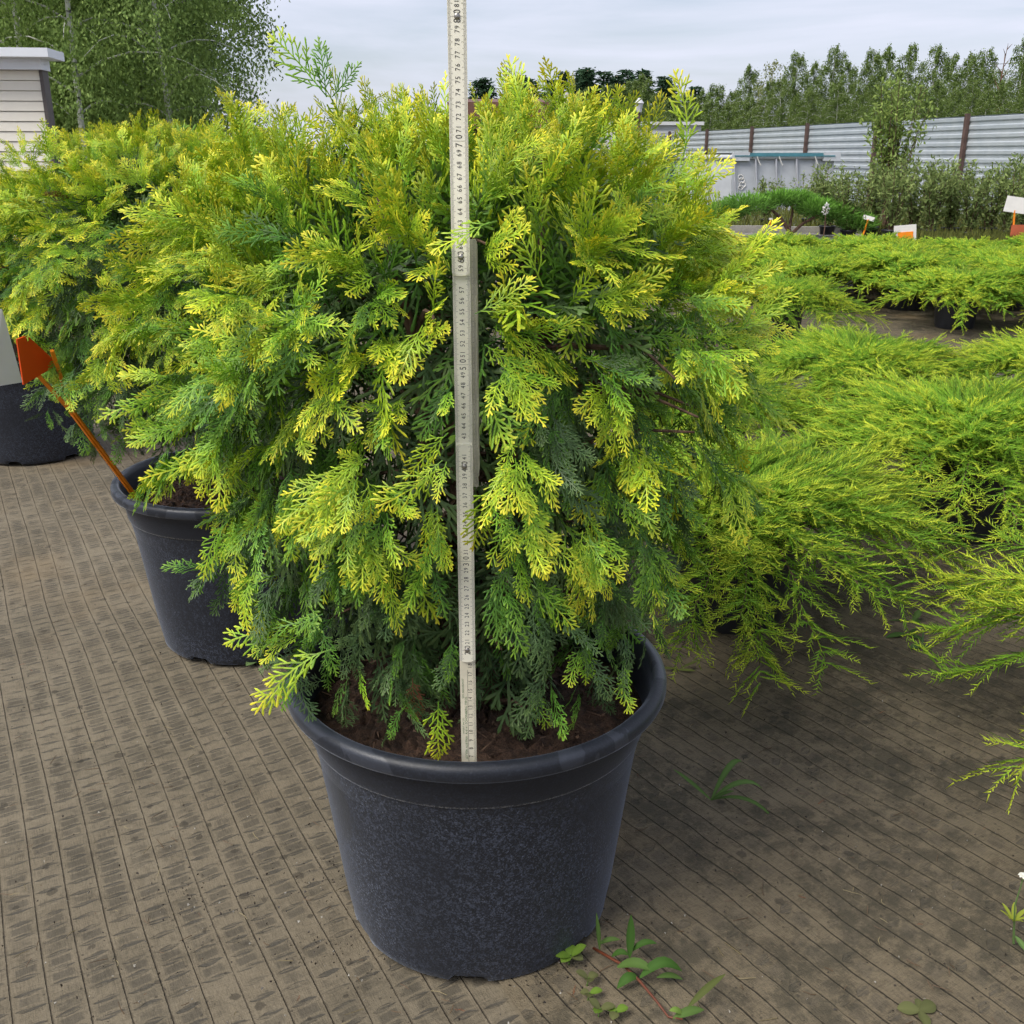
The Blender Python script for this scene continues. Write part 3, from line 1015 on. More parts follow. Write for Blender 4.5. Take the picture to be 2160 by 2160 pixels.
def text_polys(s, size, align='CENTER', squeeze=1.0):
    cu = bpy.data.curves.new('txt', 'FONT')
    cu.body = s
    cu.size = size
    cu.align_x = align
    cu.align_y = 'CENTER'
    cu.resolution_u = 2
    o = bpy.data.objects.new('txt', cu)
    COL.objects.link(o)
    bpy.context.view_layer.update()
    me = bpy.data.meshes.new_from_object(o.evaluated_get(bpy.context.evaluated_depsgraph_get()))
    V = np.array([v.co[:] for v in me.vertices])
    F = [tuple(p.vertices) for p in me.polygons]
    bpy.data.objects.remove(o)
    bpy.data.curves.remove(cu)
    bpy.data.meshes.remove(me)
    V[:, 0] *= squeeze
    return V, F


DIG = {}


def number_on(mb, s, x, z, size, y, squeeze=0.85):
    """text reading upwards (rotated a quarter turn) centred at x,z on the plane y"""
    w = size * 0.56 * squeeze
    for i, ch in enumerate(s):
        if ch not in DIG:
            DIG[ch] = text_polys(ch, 1.0)
        V, F = DIG[ch]
        lx = V[:, 0] * size * squeeze + (i - (len(s) - 1) / 2) * w * 1.12
        ly = V[:, 1] * size
        mb.add(np.column_stack([x - ly, np.full(len(V), y), z + lx]), F)


def quad(mb, x0, x1, z0, z1, y):
    mb.add([(x0, y, z0), (x1, y, z0), (x1, y, z1), (x0, y, z1)], [(0, 1, 2, 3)])


def ruler_print(r0, r1, y, style='std', hw=0.0082):
    mb = MB()
    for mm in range(int(r0 * 10), int(r1 * 10) + 1):
        z = mm / 1000
        l = 0.0028 if mm % 5 else 0.0038
        if mm % 10 == 0:
            l = 0.0046
        if style == 'std':
            quad(mb, -hw + 0.0003, -hw + l, z - 0.00011, z + 0.00011, y)
            quad(mb, hw - l, hw - 0.0003, z - 0.00011, z + 0.00011, y)
        else:
            quad(mb, hw - l * 0.9, hw - 0.0003, z - 0.0001, z + 0.0001, y)
    for cm in range(int(math.ceil(r0 + 0.4)), int(r1 - 0.2) + 1):
        if style == 'std':
            if cm % 10 == 0:
                for i, ch in enumerate(str(cm)):
                    number_on(mb, ch, 0.0004, cm / 100 + (-0.0034 if i == 0 else 0.0036), 0.0088, y)
                quad(mb, -0.0036, 0.0036, cm / 100 - 0.00012, cm / 100 + 0.00012, y)
            else:
                number_on(mb, str(cm), 0.0002, cm / 100, 0.0062, y)
        else:
            number_on(mb, str(cm), 0.0026, cm / 100, 0.0060, y)
    if style != 'std':
        quad(mb, -0.0004, -0.0001, r0 / 100 + 0.002, r1 / 100 - 0.01, y)
    return mb.mesh('scale_print', M_INK)


def build_ruler():
    t = thing('folding_ruler', 'cream wooden folding ruler standing upright in front of the near thuja', 'ruler', RUL)
    TH = 0.0032
    hw = 0.0082
    # (from, to, y offset of the front face, x offset, half width)
    segs = [(0.3, 22.4, 0.0, 0.0), (18.6, 42.2, 0.0034, 0.0002), (38.4, 62.0, 0.0068, 0.0), (58.3, 82.0, 0.0034, -0.0004), (78.2, 101.6, 0.0, -0.0006)]
    segs = [(0.3, 22.4, 0.0, 0.0), (18.6, 42.2, -0.0034, 0.0002), (38.4, 62.0, 0.0, 0.0), (58.3, 82.0, -0.0034, -0.0002), (78.2, 101.6, 0.0, -0.0004)]
    for i, (a, b, y, x) in enumerate(segs):
        mb = MB()
        # rounded end slat
        prof = []
        n = 7
        for k in range(n):
            th = math.pi * k / (n - 1)
            prof.append((-hw * math.cos(th), b / 100 - 0.003 + 0.003 * math.sin(th)))
        for k in range(n):
            th = math.pi * k / (n - 1)
            prof.append((hw * math.cos(th), a / 100 + (0.003 - 0.003 * math.sin(th)) if i else a / 100))
        V = [(px_, 0, pz) for px_, pz in prof] + [(px_, TH, pz) for px_, pz in prof]
        m = len(prof)
        F = [tuple(range(m)), tuple(range(2 * m - 1, m - 1, -1))] + [(k, m + k, m + (k + 1) % m, (k + 1) % m) for k in range(m)]
        s = link('segment', mb.add(V, F).mesh('segment', M_RULER if i > 0 else M_RULER2), t, (x, y, 0))
        lo = a if i == 0 or y < 0 else segs[i - 1][1]
        hi = b if y < 0 or i == len(segs) - 1 else segs[i + 1][0]
        link('scale_print', ruler_print(lo + 0.2, hi - 0.1, -0.0002, 'low' if i == 0 else 'std'), s)
    # makers' line in green on the lowest slat
    s0_ = t.children[0]
    for body, x, z, size in (('LETTER-AUSTRIA  A 6141 SCHÖNBERG TIROL', -0.0022, 0.105, 0.0034), ('PATENT 376 272', -0.0052, 0.108, 0.0024), ('GES. GESCHÜTZT', -0.0052, 0.153, 0.0027)):
        V, F = text_polys(body, size)
        V[:, 0] *= 1.12
        link('maker_print', MB().add(np.column_stack([x - V[:, 1], np.full(len(V), -0.00022), z + V[:, 0]]), F).mesh('maker_print', M_GREENINK), s0_)
    for r_, y in ((20, -0.0034), (40, -0.0034), (60, -0.0034), (80, -0.0034)):
        mb = MB().lathe([(0.0, 0.0011), (0.0012, 0.001), (0.0024, 0.0006), (0.0027, 0.0)], 20)
        V = np.concatenate(mb.V)
        V = np.column_stack([V[:, 0], -V[:, 2], V[:, 1]])
        link('rivet', make_mesh('rivet', V, mb.F, M_STEEL, smooth=True), t, (0, y - 0.0003, r_ / 100))
    # folded slats hanging behind the open ones
    for k, (a, b, x, y) in enumerate(((37.6, 61.5, 0.0052, 0.0062), (38.6, 61.3, 0.0060, 0.0098), (39.2, 61.0, 0.0064, 0.0134))):
        s = link('folded_segment', MB().box(-hw, hw, 0, TH, a / 100, b / 100).mesh('folded_segment', M_RULER2), t, (x, y, 0))
        if k == 0:
            mb = MB()
            for mm in range(int(a * 10) + 3, int(b * 10)):
                l = 0.0028 if mm % 5 else 0.0038
                quad(mb, hw - l, hw - 0.0003, mm / 1000 - 0.0001, mm / 1000 + 0.0001, -0.0002)
                if mm % 10 == 0:
                    quad(mb, 0.001, 0.0032, mm / 1000 - 0.00013, mm / 1000 + 0.00013, -0.0002)
            link('scale_print', mb.mesh('scale_print', M_INK), s)
    return t


build_ruler()

# ------------------------------------------------------------------ orange plant labels
M_ORANGE = mat_simple('orange_plastic', (0.9, 0.27, 0.012), 0.4, 0.05)
M_REDOR = mat_simple('red_orange_plastic', (0.8, 0.085, 0.008), 0.4, 0.08)
M_WHITE = mat_simple('white_card', (0.72, 0.70, 0.66), 0.55, 0.05)


def near_label():
    base = at(305, 1030, 1.93)
    base.z = 0.285
    top = at(75, 765, 1.68)
    t = thing('plant_label', 'orange plastic plant label with a white card leaning out of a black pot', 'plant label', base)
    v = top - base
    L = v.length
    M0 = v.to_track_quat('Z', 'X').to_matrix().to_4x4()
    # local: z along stake
    s = link('stake', MB().box(-0.0058, 0.0058, -0.002, 0.002, -0.02, L * 0.72).box(-0.0018, 0.0018, -0.005, 0.005, -0.02, L * 0.70).mesh('stake', M_ORANGE), t)
    s.rotation_euler = v.to_track_quat('Z', 'Y').to_euler()
    q = base + v * 0.70
    for dx, dz in ((0.03, 0.02), (-0.012, -0.004)):
        P = [q - base, v * 0.86 + Vector((dx * 0.5, 0, dz * 0.6)), v * 1.0 + Vector((dx, 0, dz))]
        link('fork', MB().tube(P, [0.0045, 0.0042, 0.004], 4).mesh('fork', M_ORANGE), t)
    P = [at(38, 712, 1.88), at(118, 775, 1.99), at(52, 815, 1.90), ]
    a, b, c, d = at(36, 716, 1.64), at(58, 708, 1.66), at(124, 768, 1.72), at(50, 812, 1.655)
    nrm = (c - a).cross(d - a).normalized() * 0.003
    V = [p - base for p in (a, b, c, d)] + [p - base + nrm for p in (a, b, c, d)]
    link('clip', MB().add(V, [(0, 1, 2, 3), (7, 6, 5, 4), (0, 4, 5, 1), (1, 5, 6, 2), (2, 6, 7, 3), (3, 7, 4, 0)]).mesh('clip', M_REDOR), t)
    a, b, c, d = at(-60, 640, 1.60), at(4, 652, 1.625), at(47, 806, 1.645), at(-10, 815, 1.61)
    nrm = (b - a).cross(d - a).normalized() * 0.002
    V = [p - base for p in (a, b, c, d)] + [p - base - nrm for p in (a, b, c, d)]
    link('card', MB().add(V, [(0, 1, 2, 3), (7, 6, 5, 4), (0, 4, 5, 1), (1, 5, 6, 2), (2, 6, 7, 3), (3, 7, 4, 0)]).mesh('card', M_WHITE), t)


near_label()


def far_label(px, py, d, w, h, label, stake_h, tilt, front_orange=True, lean=0.0):
    p = at(px, py, d)
    t = thing('plant_label', label, 'plant label', (p.x, p.y, -0.02), 0, None)
    z = p.z + 0.02
    M = Matrix.Translation((lean * 0.2, 0, z)) @ Matrix.Rotation(tilt, 4, 'Y') @ Matrix.Rotation(R(-15), 4, 'Z')
    link('card', MB().box(-w / 2, w / 2, 0, 0.004, -h / 2, h / 2, M=M).mesh('card', M_WHITE), t)
    if front_orange:
        link('holder', MB().box(-w * 0.33, w * 0.36, -0.006, -0.001, -h / 2, h * 0.08, M=M).mesh('holder', M_ORANGE), t)
    link('stake', MB().tube([(lean * 0.2 - 0.05 * lean - (0.35 * lean * z), 0.004, -0.05), (lean * 0.2, 0.004, z - h * 0.35)], 0.011, 5).mesh('stake', M_ORANGE), t)
    return t


far_label(1909, 492, 9.3, 0.185, 0.14, 'white card with an orange holder standing up behind the golden junipers', 0.3, R(-6))
far_label(1815, 460, 13.0, 0.14, 0.05, 'small white card on a leaning orange stake below the leafy shrubs', 0.3, R(14), False, 0.5)
far_label(1626, 462, 14.9, 0.05, 0.03, 'slim orange stake standing by the grey kerb', 0.2, 0, False)
t_ = far_label(2150, 432, 12.0, 0.22, 0.17, 'large white card on a forked red stake beside a black pot', 0.3, R(8), False, -0.2)
M_RED = mat_simple('faded_red_plastic', (0.5, 0.12, 0.05), 0.5, 0.1)
p = at(2158, 470, 11.9)
link('leg_plate', MB().box(-0.12, 0.12, -0.01, 0.01, 0.0, 0.24).mesh('leg_plate', M_RED), t_, (0.06, -0.03, 0))


# ------------------------------------------------------------------ golden junipers
def juniper_geo(seed, nb=110, R0=0.5, zc=0.25, twig=1.0, dens=1.0):
    r = np.random.default_rng(seed)
    P, D, L, RD, T = [], [], [], [], []
    stems = MB()
    up = np.array((0, 0, 1.0))
    for b in range(nb):
        u = (b + 0.5) / nb
        az = b * 2.39996 + r.normal(0, 0.25)
        ln = R0 * (0.42 + 0.62 * u ** 0.7) * r.uniform(0.86, 1.08)
        el = (1.25 - 1.05 * u) * r.uniform(0.7, 1.1) + 0.05
        droop = r.uniform(0.2, 0.58) * (0.35 + 1.1 * u)
        n = 11
        t = np.linspace(0, 1, n)
        hor = ln * (t * math.cos(el) * 0.85 + 0.2 * t * t)
        zz = zc + ln * (t * math.sin(el) * 0.42 - droop * t ** 2.0 * 0.62)
        zz = np.maximum(zz, 0.07 + 0.05 * r.random())
        wob = np.cumsum(r.normal(0, 0.06, n)) * 0.4
        C = np.column_stack([np.cos(az + wob) * hor, np.sin(az + wob) * hor, zz])
        stems.tube(C, np.linspace(0.003, 0.0008, n), 3, cap=False)
        bt = r.normal(0, 0.13)
        nl = int(52 * ln / 0.45 * dens)
        for i in range(nl):
            tt = 0.2 + 0.8 * (i + r.random()) / nl
            k = min(n - 2, int(tt * (n - 1)))
            f = tt * (n - 1) - k
            q = C[k] * (1 - f) + C[k + 1] * f
            ax = C[k + 1] - C[k]
            ax /= np.linalg.norm(ax) + 1e-9
            sdv = np.cross(ax, up); sdv /= np.linalg.norm(sdv) + 1e-9
            sgn = 1 if i % 2 else -1
            d = ax * r.uniform(0.6, 1.1) + sdv * sgn * r.uniform(0.2, 0.9) + up * r.uniform(-0.35, 0.85)
            d /= np.linalg.norm(d)
            ll = r.uniform(0.055, 0.11) * (1.2 - 0.32 * tt)
            nt = int(ll / 0.0046 * (1.0 if twig < 1.3 else 0.55))
            ls = np.cross(d, up + r.normal(0, 0.5, 3)); ls /= np.linalg.norm(ls) + 1e-9
            s_ = np.arange(nt) / max(1, nt)
            base = q + d * ll * s_[:, None] + np.column_stack([np.zeros(nt), np.zeros(nt), -0.2 * ll * s_ ** 2])
            sg = np.where(np.arange(nt) % 2, 1.0, -1.0)[:, None]
            td = d * 1.0 + ls * sg * r.uniform(0.35, 0.8, (nt, 1)) + r.normal(0, 0.2, (nt, 3))
            td /= np.linalg.norm(td, axis=1, keepdims=True)
            P.append(base); D.append(td)
            L.append(r.uniform(0.011, 0.024, nt) * (1.1 - 0.4 * s_) * (1 if twig < 1.3 else 1.3))
            RD.append(np.full(nt, 0.0014) * (twig if twig < 1.3 else twig * 0.86))
            T.append(np.clip(0.1 + 0.5 * tt + 0.4 * s_ + bt + r.normal(0, 0.1), 0, 1))
            P.append(q[None]); D.append(d[None]); L.append(np.array([ll])); RD.append(np.array([0.0011]) * twig); T.append(np.array([0.45]))
    P, D, L, RD, T = np.concatenate(P), np.concatenate(D), np.concatenate(L), np.concatenate(RD), np.concatenate(T)
    n = len(P)
    A = np.cross(D, rnd_dir(n, r)); A /= np.linalg.norm(A, axis=1, keepdims=True) + 1e-9
    B = np.cross(D, A)
    ring = [P + RD[:, None] * (math.cos(a) * A + math.sin(a) * B) for a in (0, 2.094, 4.189)]
    V = np.stack(ring + [P + D * L[:, None]], 1).reshape(-1, 3)
    b = np.arange(n)[:, None] * 4
    F = np.concatenate([b + np.array([q]) for q in ((0, 1, 3), (1, 2, 3), (2, 0, 3))])
    c0, c1, c2 = np.array((0.055, 0.15, 0.022)), np.array((0.235, 0.45, 0.032)), np.array((0.62, 0.71, 0.055))
    T = T[:, None]
    c = np.where(T < 0.55, c0 + (c1 - c0) * T / 0.55, c1 + (c2 - c1) * (T - 0.55) / 0.45) * r.uniform(0.8, 1.2, (n, 1))
    C = np.repeat(c, 4, axis=0)
    return make_mesh('foliage', V, F, M_JUN, C), stems.mesh('stems', M_BARK)


JUN = [juniper_geo(41, 112, 0.5), juniper_geo(42, 112, 0.52), juniper_geo(43, 104, 0.48)]
JUN_FAR = [juniper_geo(44, 76, 0.5, twig=2.5), juniper_geo(45, 76, 0.52, twig=2.5)]
JPOT = MB().lathe([(0.10, 0.0), (0.112, 0.0), (0.116, 0.008), (0.135, 0.2), (0.139, 0.202), (0.141, 0.222), (0.149, 0.224), (0.150, 0.236), (0.146, 0.24), (0.138, 0.236), (0.13, 0.2)], 48).mesh('pot', mat_simple('black_pot_plastic', (0.02, 0.021, 0.025), 0.45, 0.3, 12), smooth=True)
JPOT.set_sharp_from_angle(angle=R(40))
JSOIL = soil_mesh(0.134, 0.215, 0.01, 6)


def juniper(x, y, k, rz, label, group=None, far=False, sc=1.0):
    t = thing('potted_juniper', label, 'potted juniper', (x, y, 0), rz, group)
    t.scale = (sc, sc, sc)
    f, s = (JUN_FAR if far else JUN)[k]
    link('pot', JPOT, t)
    link('soil', JSOIL, t)
    link('stems', s, t, kind='stuff')
    link('foliage', f, t, kind='stuff')
    return t


G1 = 'golden junipers in the rows beside the near thuja'
juniper(1.22, 1.46, 1, 0.4, 'spreading golden juniper with long yellow shoots reaching over bare brown fabric', G1)
juniper(0.48, 2.08, 0, 1.1, 'spreading golden juniper drooping right beside the near thuja', G1, sc=1.02)
juniper(1.20, 2.62, 2, 2.3, 'spreading golden juniper with its black pot showing beside the drooping one', G1, sc=1.1)
juniper(0.62, 3.15, 2, 0.2, 'darker golden juniper half hidden behind the near thuja', G1, sc=0.9)
juniper(1.22, 3.62, 1, 4.0, 'broad golden juniper in front of the open patch of fabric', G1, sc=1.0)
juniper(1.98, 3.6, 0, 5.1, 'broad golden juniper beside the one at the open patch of fabric', G1, sc=1.0)
juniper(1.9, 2.95, 2, 3.4, 'golden juniper filling the row behind the one with the visible pot', G1)
juniper(1.45, 5.6, 1, 2.9, 'single golden juniper standing alone at the end of the open patch', G1, sc=0.95)
lab = 'golden juniper in the dense block of rows beyond the open patch of fabric'
r_ = random.Random(4)
for j, yy in enumerate((6.15, 6.85, 7.5, 8.15)):
    for i in range(8):
        xx = (2.65 if j == 0 else 1.95 if j == 1 else 1.45) + i * 0.68 + r_.uniform(-0.06, 0.06)
        if xx > 0.53 * yy + 0.4:
            continue
        juniper(xx, yy + r_.uniform(-0.07, 0.07), r_.randrange(2), r_.uniform(0, 6.28), lab, 'block of golden junipers', True, r_.uniform(0.92, 1.08))


# green flat-topped juniper by the kerb
def green_juniper():
    r = np.random.default_rng(77)
    b = at(1668, 500, 13.2)
    t = thing('spreading_juniper', 'green flat-topped juniper on a bare forked stem beside the kerb', 'shrub', (b.x, b.y, -0.06))
    mb = MB()
    mb.tube([(0, 0, 0), (-0.03, 0, 0.14), (-0.16, 0, 0.3), (-0.32, 0, 0.42)], [0.035, 0.03, 0.022, 0.01], 6)
    mb.tube([(-0.01, 0, 0.08), (0.14, 0.02, 0.22), (0.36, 0.02, 0.34)], [0.028, 0.02, 0.01], 6)
    mb.tube([(-0.03, 0, 0.14), (0.02, 0.1, 0.34), (0.02, 0.1, 0.5)], [0.02, 0.015, 0.008], 6)
    link('trunk', mb.mesh('trunk', M_BARK), t)
    cl = [(-0.55, 0, 0.44, 0.34, 0.12), (-0.8, 0.1, 0.36, 0.26, 0.10), (-0.15, 0.05, 0.5, 0.24, 0.09), (0.28, 0, 0.40, 0.26, 0.10), (0.55, 0.05, 0.34, 0.28, 0.11), (0.82, 0, 0.22, 0.24, 0.10), (0.1, 0.2, 0.5, 0.22, 0.08)]
    PP, DD, CC = [], [], []
    for cx, cy, cz, rx, rz_ in cl:
        n = 1500
        q = rnd_dir(n, r) * (r.random((n, 1)) ** 0.45)
        PP.append(q * (rx, rx, rz_) + (cx, cy, cz))
        DD.append(q * (1, 1, 0.4) + (0, 0, 0.55) + r.normal(0, 0.3, (n, 3)))
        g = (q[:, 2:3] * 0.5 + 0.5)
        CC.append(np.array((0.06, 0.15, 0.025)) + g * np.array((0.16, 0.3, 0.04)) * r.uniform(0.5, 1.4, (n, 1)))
    P, D, C = map(np.concatenate, (PP, DD, CC))
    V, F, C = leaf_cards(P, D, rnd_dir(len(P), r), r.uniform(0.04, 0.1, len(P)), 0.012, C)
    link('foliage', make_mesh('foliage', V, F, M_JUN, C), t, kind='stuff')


green_juniper()


# ------------------------------------------------------------------ leafy shrubs and sapling by the fence
def leafy(seed, H, Wd, nst, nl, c0, c1, ll, lw, low=0.1):
    r = np.random.default_rng(seed)
    mb = MB()
    P, D = [], []
    for s in range(nst):
        a = r.uniform(0, 6.283)
        top = np.array((math.cos(a) * Wd * r.uniform(0.2, 1), math.sin(a) * Wd * r.uniform(0.2, 1), H * r.uniform(0.65, 1.0)))
        b = np.array((math.cos(a) * 0.03, math.sin(a) * 0.03, 0))
        t = np.linspace(0, 1, 7)[:, None]
        C = b + (top - b) * np.concatenate([t ** 1.3, t ** 1.3, t], 1) + r.normal(0, 0.012, (7, 3)) * t
        mb.tube(C, np.linspace(0.008, 0.002, 7) * (H / 0.9) ** 0.5, 4, cap=False)
        n = nl // nst
        tt = low + (1 - low) * r.random(n) ** 0.8
        idx = np.minimum(5, (tt * 6).astype(int))
        f = (tt * 6 - idx)[:, None]
        q = C[idx] * (1 - f) + C[idx + 1] * f + r.normal(0, 0.03, (n, 3)) * (H / 0.9)
        P.append(q)
        d = rnd_dir(n, r) + (0, 0, 0.35) + (q - (0, 0, H * 0.4)) * 0.4
        D.append(d)
    P, D = np.concatenate(P), np.concatenate(D)
    n = len(P)
    g = r.random((n, 1))
    c = np.array(c0) * (1 - g) + np.array(c1) * g
    V, F, C = leaf_cards(P, D, rnd_dir(n, r), r.uniform(0.6, 1.2, n) * ll, r.uniform(0.7, 1.2, n) * lw, c, 0.15)
    return make_mesh('foliage', V, F, M_LEAF, C), mb.mesh('stems', M_BARK)


SHR = [leafy(60 + i, 0.82, 0.34, 16, 1300, (0.12, 0.18, 0.055), (0.34, 0.42, 0.14), 0.07, 0.024) for i in range(3)]
SPOT = MB().lathe([(0.08, 0), (0.088, 0.0), (0.105, 0.13), (0.112, 0.13), (0.112, 0.15), (0.1, 0.15), (0.09, 0.1)], 24).mesh('pot', JPOT.materials[0], smooth=True)
sx_ = [(1745, 13.9, .95), (1790, 13.2, .9), (1835, 13.6, 1.0), (1880, 13.0, 1.02), (1925, 13.6, .98), (1962, 13.0, 1.05), (2005, 13.4, 1.0), (2045, 12.9, .9), (2085, 13.5, .96), (2125, 13.0, .97), (2160, 13.6, 1.1), (1612, 16.0, .75), (1700, 16.0, .8)]
for i, (px, d, s) in enumerate(sx_):
    q = at(px, 480, d)
    lb = 'grey-green leafy shrub in a black pot in the row before the metal fence' if i < 11 else 'grey-green leafy shrub growing behind the green flat-topped juniper'
    t = thing('leafy_shrub', lb, 'shrub', (q.x, d, -0.05), i * 1.3, 'leafy shrubs before the fence' if i < 11 else 'shrubs behind the green juniper')
    t.scale = (s, s, s)
    link('pot', SPOT, t)
    f, st = SHR[i % 3]
    link('stems', st, t, (0, 0, 0.12), kind='stuff')
    link('foliage', f, t, (0, 0, 0.12), kind='stuff')
# low weeds filling the shrub feet
f, st = leafy(90, 1.85, 0.42, 22, 2600, (0.13, 0.21, 0.05), (0.36, 0.46, 0.12), 0.085, 0.028, 0.3)
q = at(1868, 480, 14.2)
t = thing('young_tree', 'slender leafy sapling rising above the metal fence from among the shrubs', 'sapling', (q.x, 14.2, -0.05))
link('trunk', MB().tube([(0, 0, 0), (0.01, 0, 0.5), (0.03, 0, 1.1), (0.04, 0, 1.45)], [0.022, 0.02, 0.014, 0.005], 7).mesh('trunk', M_BARK), t)
link('stems', st, t, (0, 0, 0.1), kind='stuff')
link('crown', f, t, (0, 0, 0.1), kind='stuff')
q = at(2128, 500, 12.1)
t = thing('plant_pot', 'empty dark grey pot at the foot of the leafy shrubs', 'pot', (q.x, q.y, -0.06))
link('wall', SPOT, t)
t.scale = (0.75, 0.75, 0.75)


def white_flower_plant():
    r = np.random.default_rng(15)
    q = at(1742, 440, 12.9)
    t = thing('flowering_plant', 'plant with a white flower head beside the green juniper', 'flowering plant', (q.x, 12.9, -0.06))
    H = q.z + 0.06
    link('stem', MB().tube([(0, 0, 0), (0.01, 0, H * 0.5), (0, 0, H)], [0.008, 0.006, 0.004], 4).mesh('stem', M_BARK), t)
    n = 60
    V, F, C = leaf_cards(rnd_dir(n, r) * (0.03, 0.03, 0.06) + (0, 0, H), rnd_dir(n, r), rnd_dir(n, r), 0.03, 0.02, np.tile((0.75, 0.74, 0.7), (n, 1)))
    link('flower', make_mesh('flower', V, F, M_LEAF, C), t)


white_flower_plant()

# ------------------------------------------------------------------ metal fence
def mat_galv():
    t = NT('galvanised_sheet')
    co = t.n('TexCoord').outputs['Object']
    f = t.noise(co, 3, 5, 0.6)
    c = t.mix(t.ramp(f, 0.3, 0.7), (0.44, 0.49, 0.53), (0.53, 0.57, 0.60))
    t.bsdf(c, 0.42, Metallic=0.3)
    return t.m


M_GALV = mat_galv()
M_POST = mat_simple('rusty_brown_post', (0.10, 0.06, 0.05), 0.7, 0.25, 10)


def fence():
    A, B = at(2045, 262, 18.9), at(1495, 288, 30.0)
    A.z = B.z = 0
    per = (B - A) / 4
    per_n = per.normalized()
    side = Vector((per_n.y, -per_n.x, 0))
    if side.y > 0:
        side = -side                       # towards the camera
    H = 1.60
    ang = math.atan2(per.y, per.x)
    pitch = 0.135
    zs, ys = [], []
    z = -0.03
    while z < H:
        for dz, y in ((0.0, 0.0), (0.045, 0.0), (0.065, -0.022), (0.115, -0.022), (0.135, 0.0)):
            zs.append(z + dz); ys.append(y)
        z += pitch
    L = per.length
    V, F = [], []
    for x in (0, L - 0.004):
        for zz, yy in zip(zs, ys):
            V.append((x, yy, min(zz, H)))
    n = len(zs)
    for i in range(n - 1):
        F.append((i, n + i, n + i + 1, i + 1))
    pm = make_mesh('sheet_panel', V, F, M_GALV)
    tk = pm
    t = thing('metal_fence', 'grey corrugated metal sheet fence with rusty brown posts', 'fence', A, ang)
    po = MB().box(-0.04, 0.04, -0.03, 0.03, -0.1, H + 0.04).mesh('post', M_POST)
    sy = 1 if (Matrix.Rotation(ang, 3, 'Z') @ Vector((0, 1, 0))).dot(side) > 0 else -1
    for k in range(-3, 9):
        o = link('sheet_panel', pm, t, (k * L, 0, 0.0))
        if sy > 0:
            o.scale = (1, -1, 1)
        link('post', po, t, (k * L, sy * 0.06, 0))
    return t


fence()


# ------------------------------------------------------------------ frame pool
def pool():
    M_PV = mat_simple('grey_pool_vinyl', (0.42, 0.44, 0.47), 0.5, 0.08, 3)
    M_PR = mat_simple('pale_grey_pool_frame', (0.52, 0.54, 0.57), 0.4, 0.08, 3)
    M_LEG = mat_simple('grey_pool_leg', (0.3, 0.31, 0.34), 0.4, 0.1, 3)
    M_TEAL = mat_simple('teal_pool_cover', (0.03, 0.13, 0.16), 0.5, 0.25, 4)
    a = at(1540, 400, 21.0)
    t = thing('frame_pool', 'grey above-ground frame pool with a teal cover before the metal fence', 'pool', (a.x, a.y, -0.06), R(6))
    Lx, H = 2.05, 1.02
    V = [(0, -0.1, 0), (Lx, -0.1, 0), (Lx, 0, H), (0, 0, H), (-1.0, 1.3, 0), (-1.0, 1.35, H), (Lx + 0.25, 0.3, 0), (Lx + 0.05, 0.3, H), (Lx, 3, 0), (Lx, 3, H), (-1, 3, 0), (-1, 3, H)]
    F = [(0, 1, 2, 3), (0, 3, 5, 4), (1, 6, 7, 2), (6, 8, 9, 7), (8, 10, 11, 9), (10, 4, 5, 11)]
    link('liner', make_mesh('liner', V, F, M_PV), t)
    link('cover', make_mesh('cover', [(0.02, -0.1, H - 0.02), (Lx - 0.02, -0.1, H - 0.02), (Lx, -0.07, H + 0.045), (Lx, 2.95, H + 0.03), (-0.95, 2.95, H + 0.03), (-0.95, 1.35, H + 0.03), (0, -0.07, H + 0.045)], [(0, 1, 2, 6), (2, 3, 4, 5, 6)], M_TEAL), t)
    def rail(x0, y0, x1, y1):
        link('rail', MB().tube([(x0, y0, H - 0.03), (x1, y1, H - 0.03)], 0.04, 8).mesh('rail', M_PR), t)
    rail(0.0, -0.045, Lx, -0.045)
    rail(-1.0, 1.28, 0, -0.045)
    for x in (0.02, 0.45, 0.86, 1.27, 1.66):
        link('leg', MB().tube([(x, -0.06, H - 0.05), (x + 0.05, -0.26, 0.0)], 0.02, 6).mesh('leg', M_LEG), t)
    for x in (-0.02, Lx - 0.25):
        link('corner_cap', MB().box(x, x + 0.34, -0.09, 0.12, H - 0.1, H + 0.06).mesh('corner_cap', M_PR), t)
    for x in (0.46, 0.9, 1.62):
        link('tie', MB().tube([(x, -0.1, H - 0.02), (x + 0.06, -0.1, H - 0.14), (x + 0.09, -0.1, H - 0.18)], 0.012, 5).mesh('tie', M_WHITE), t)
    # white circular emblem on the liner
    mb = MB()
    for cx, cz, rr in ((0.18, 0.62, 0.05), (0.2, 0.56, 0.055), (0.22, 0.48, 0.06), (0.19, 0.43, 0.045)):
        P = [(cx + rr * math.cos(a_), -0.005 - 0.1 * (1 - (cz + rr * math.sin(a_)) / H) - 0.012, cz + rr * 0.9 * math.sin(a_)) for a_ in np.linspace(0, 2 * math.pi, 15)]
        mb.tube(P, 0.008, 4)
    link('emblem', mb.mesh('emblem', M_WHITE), t)


pool()

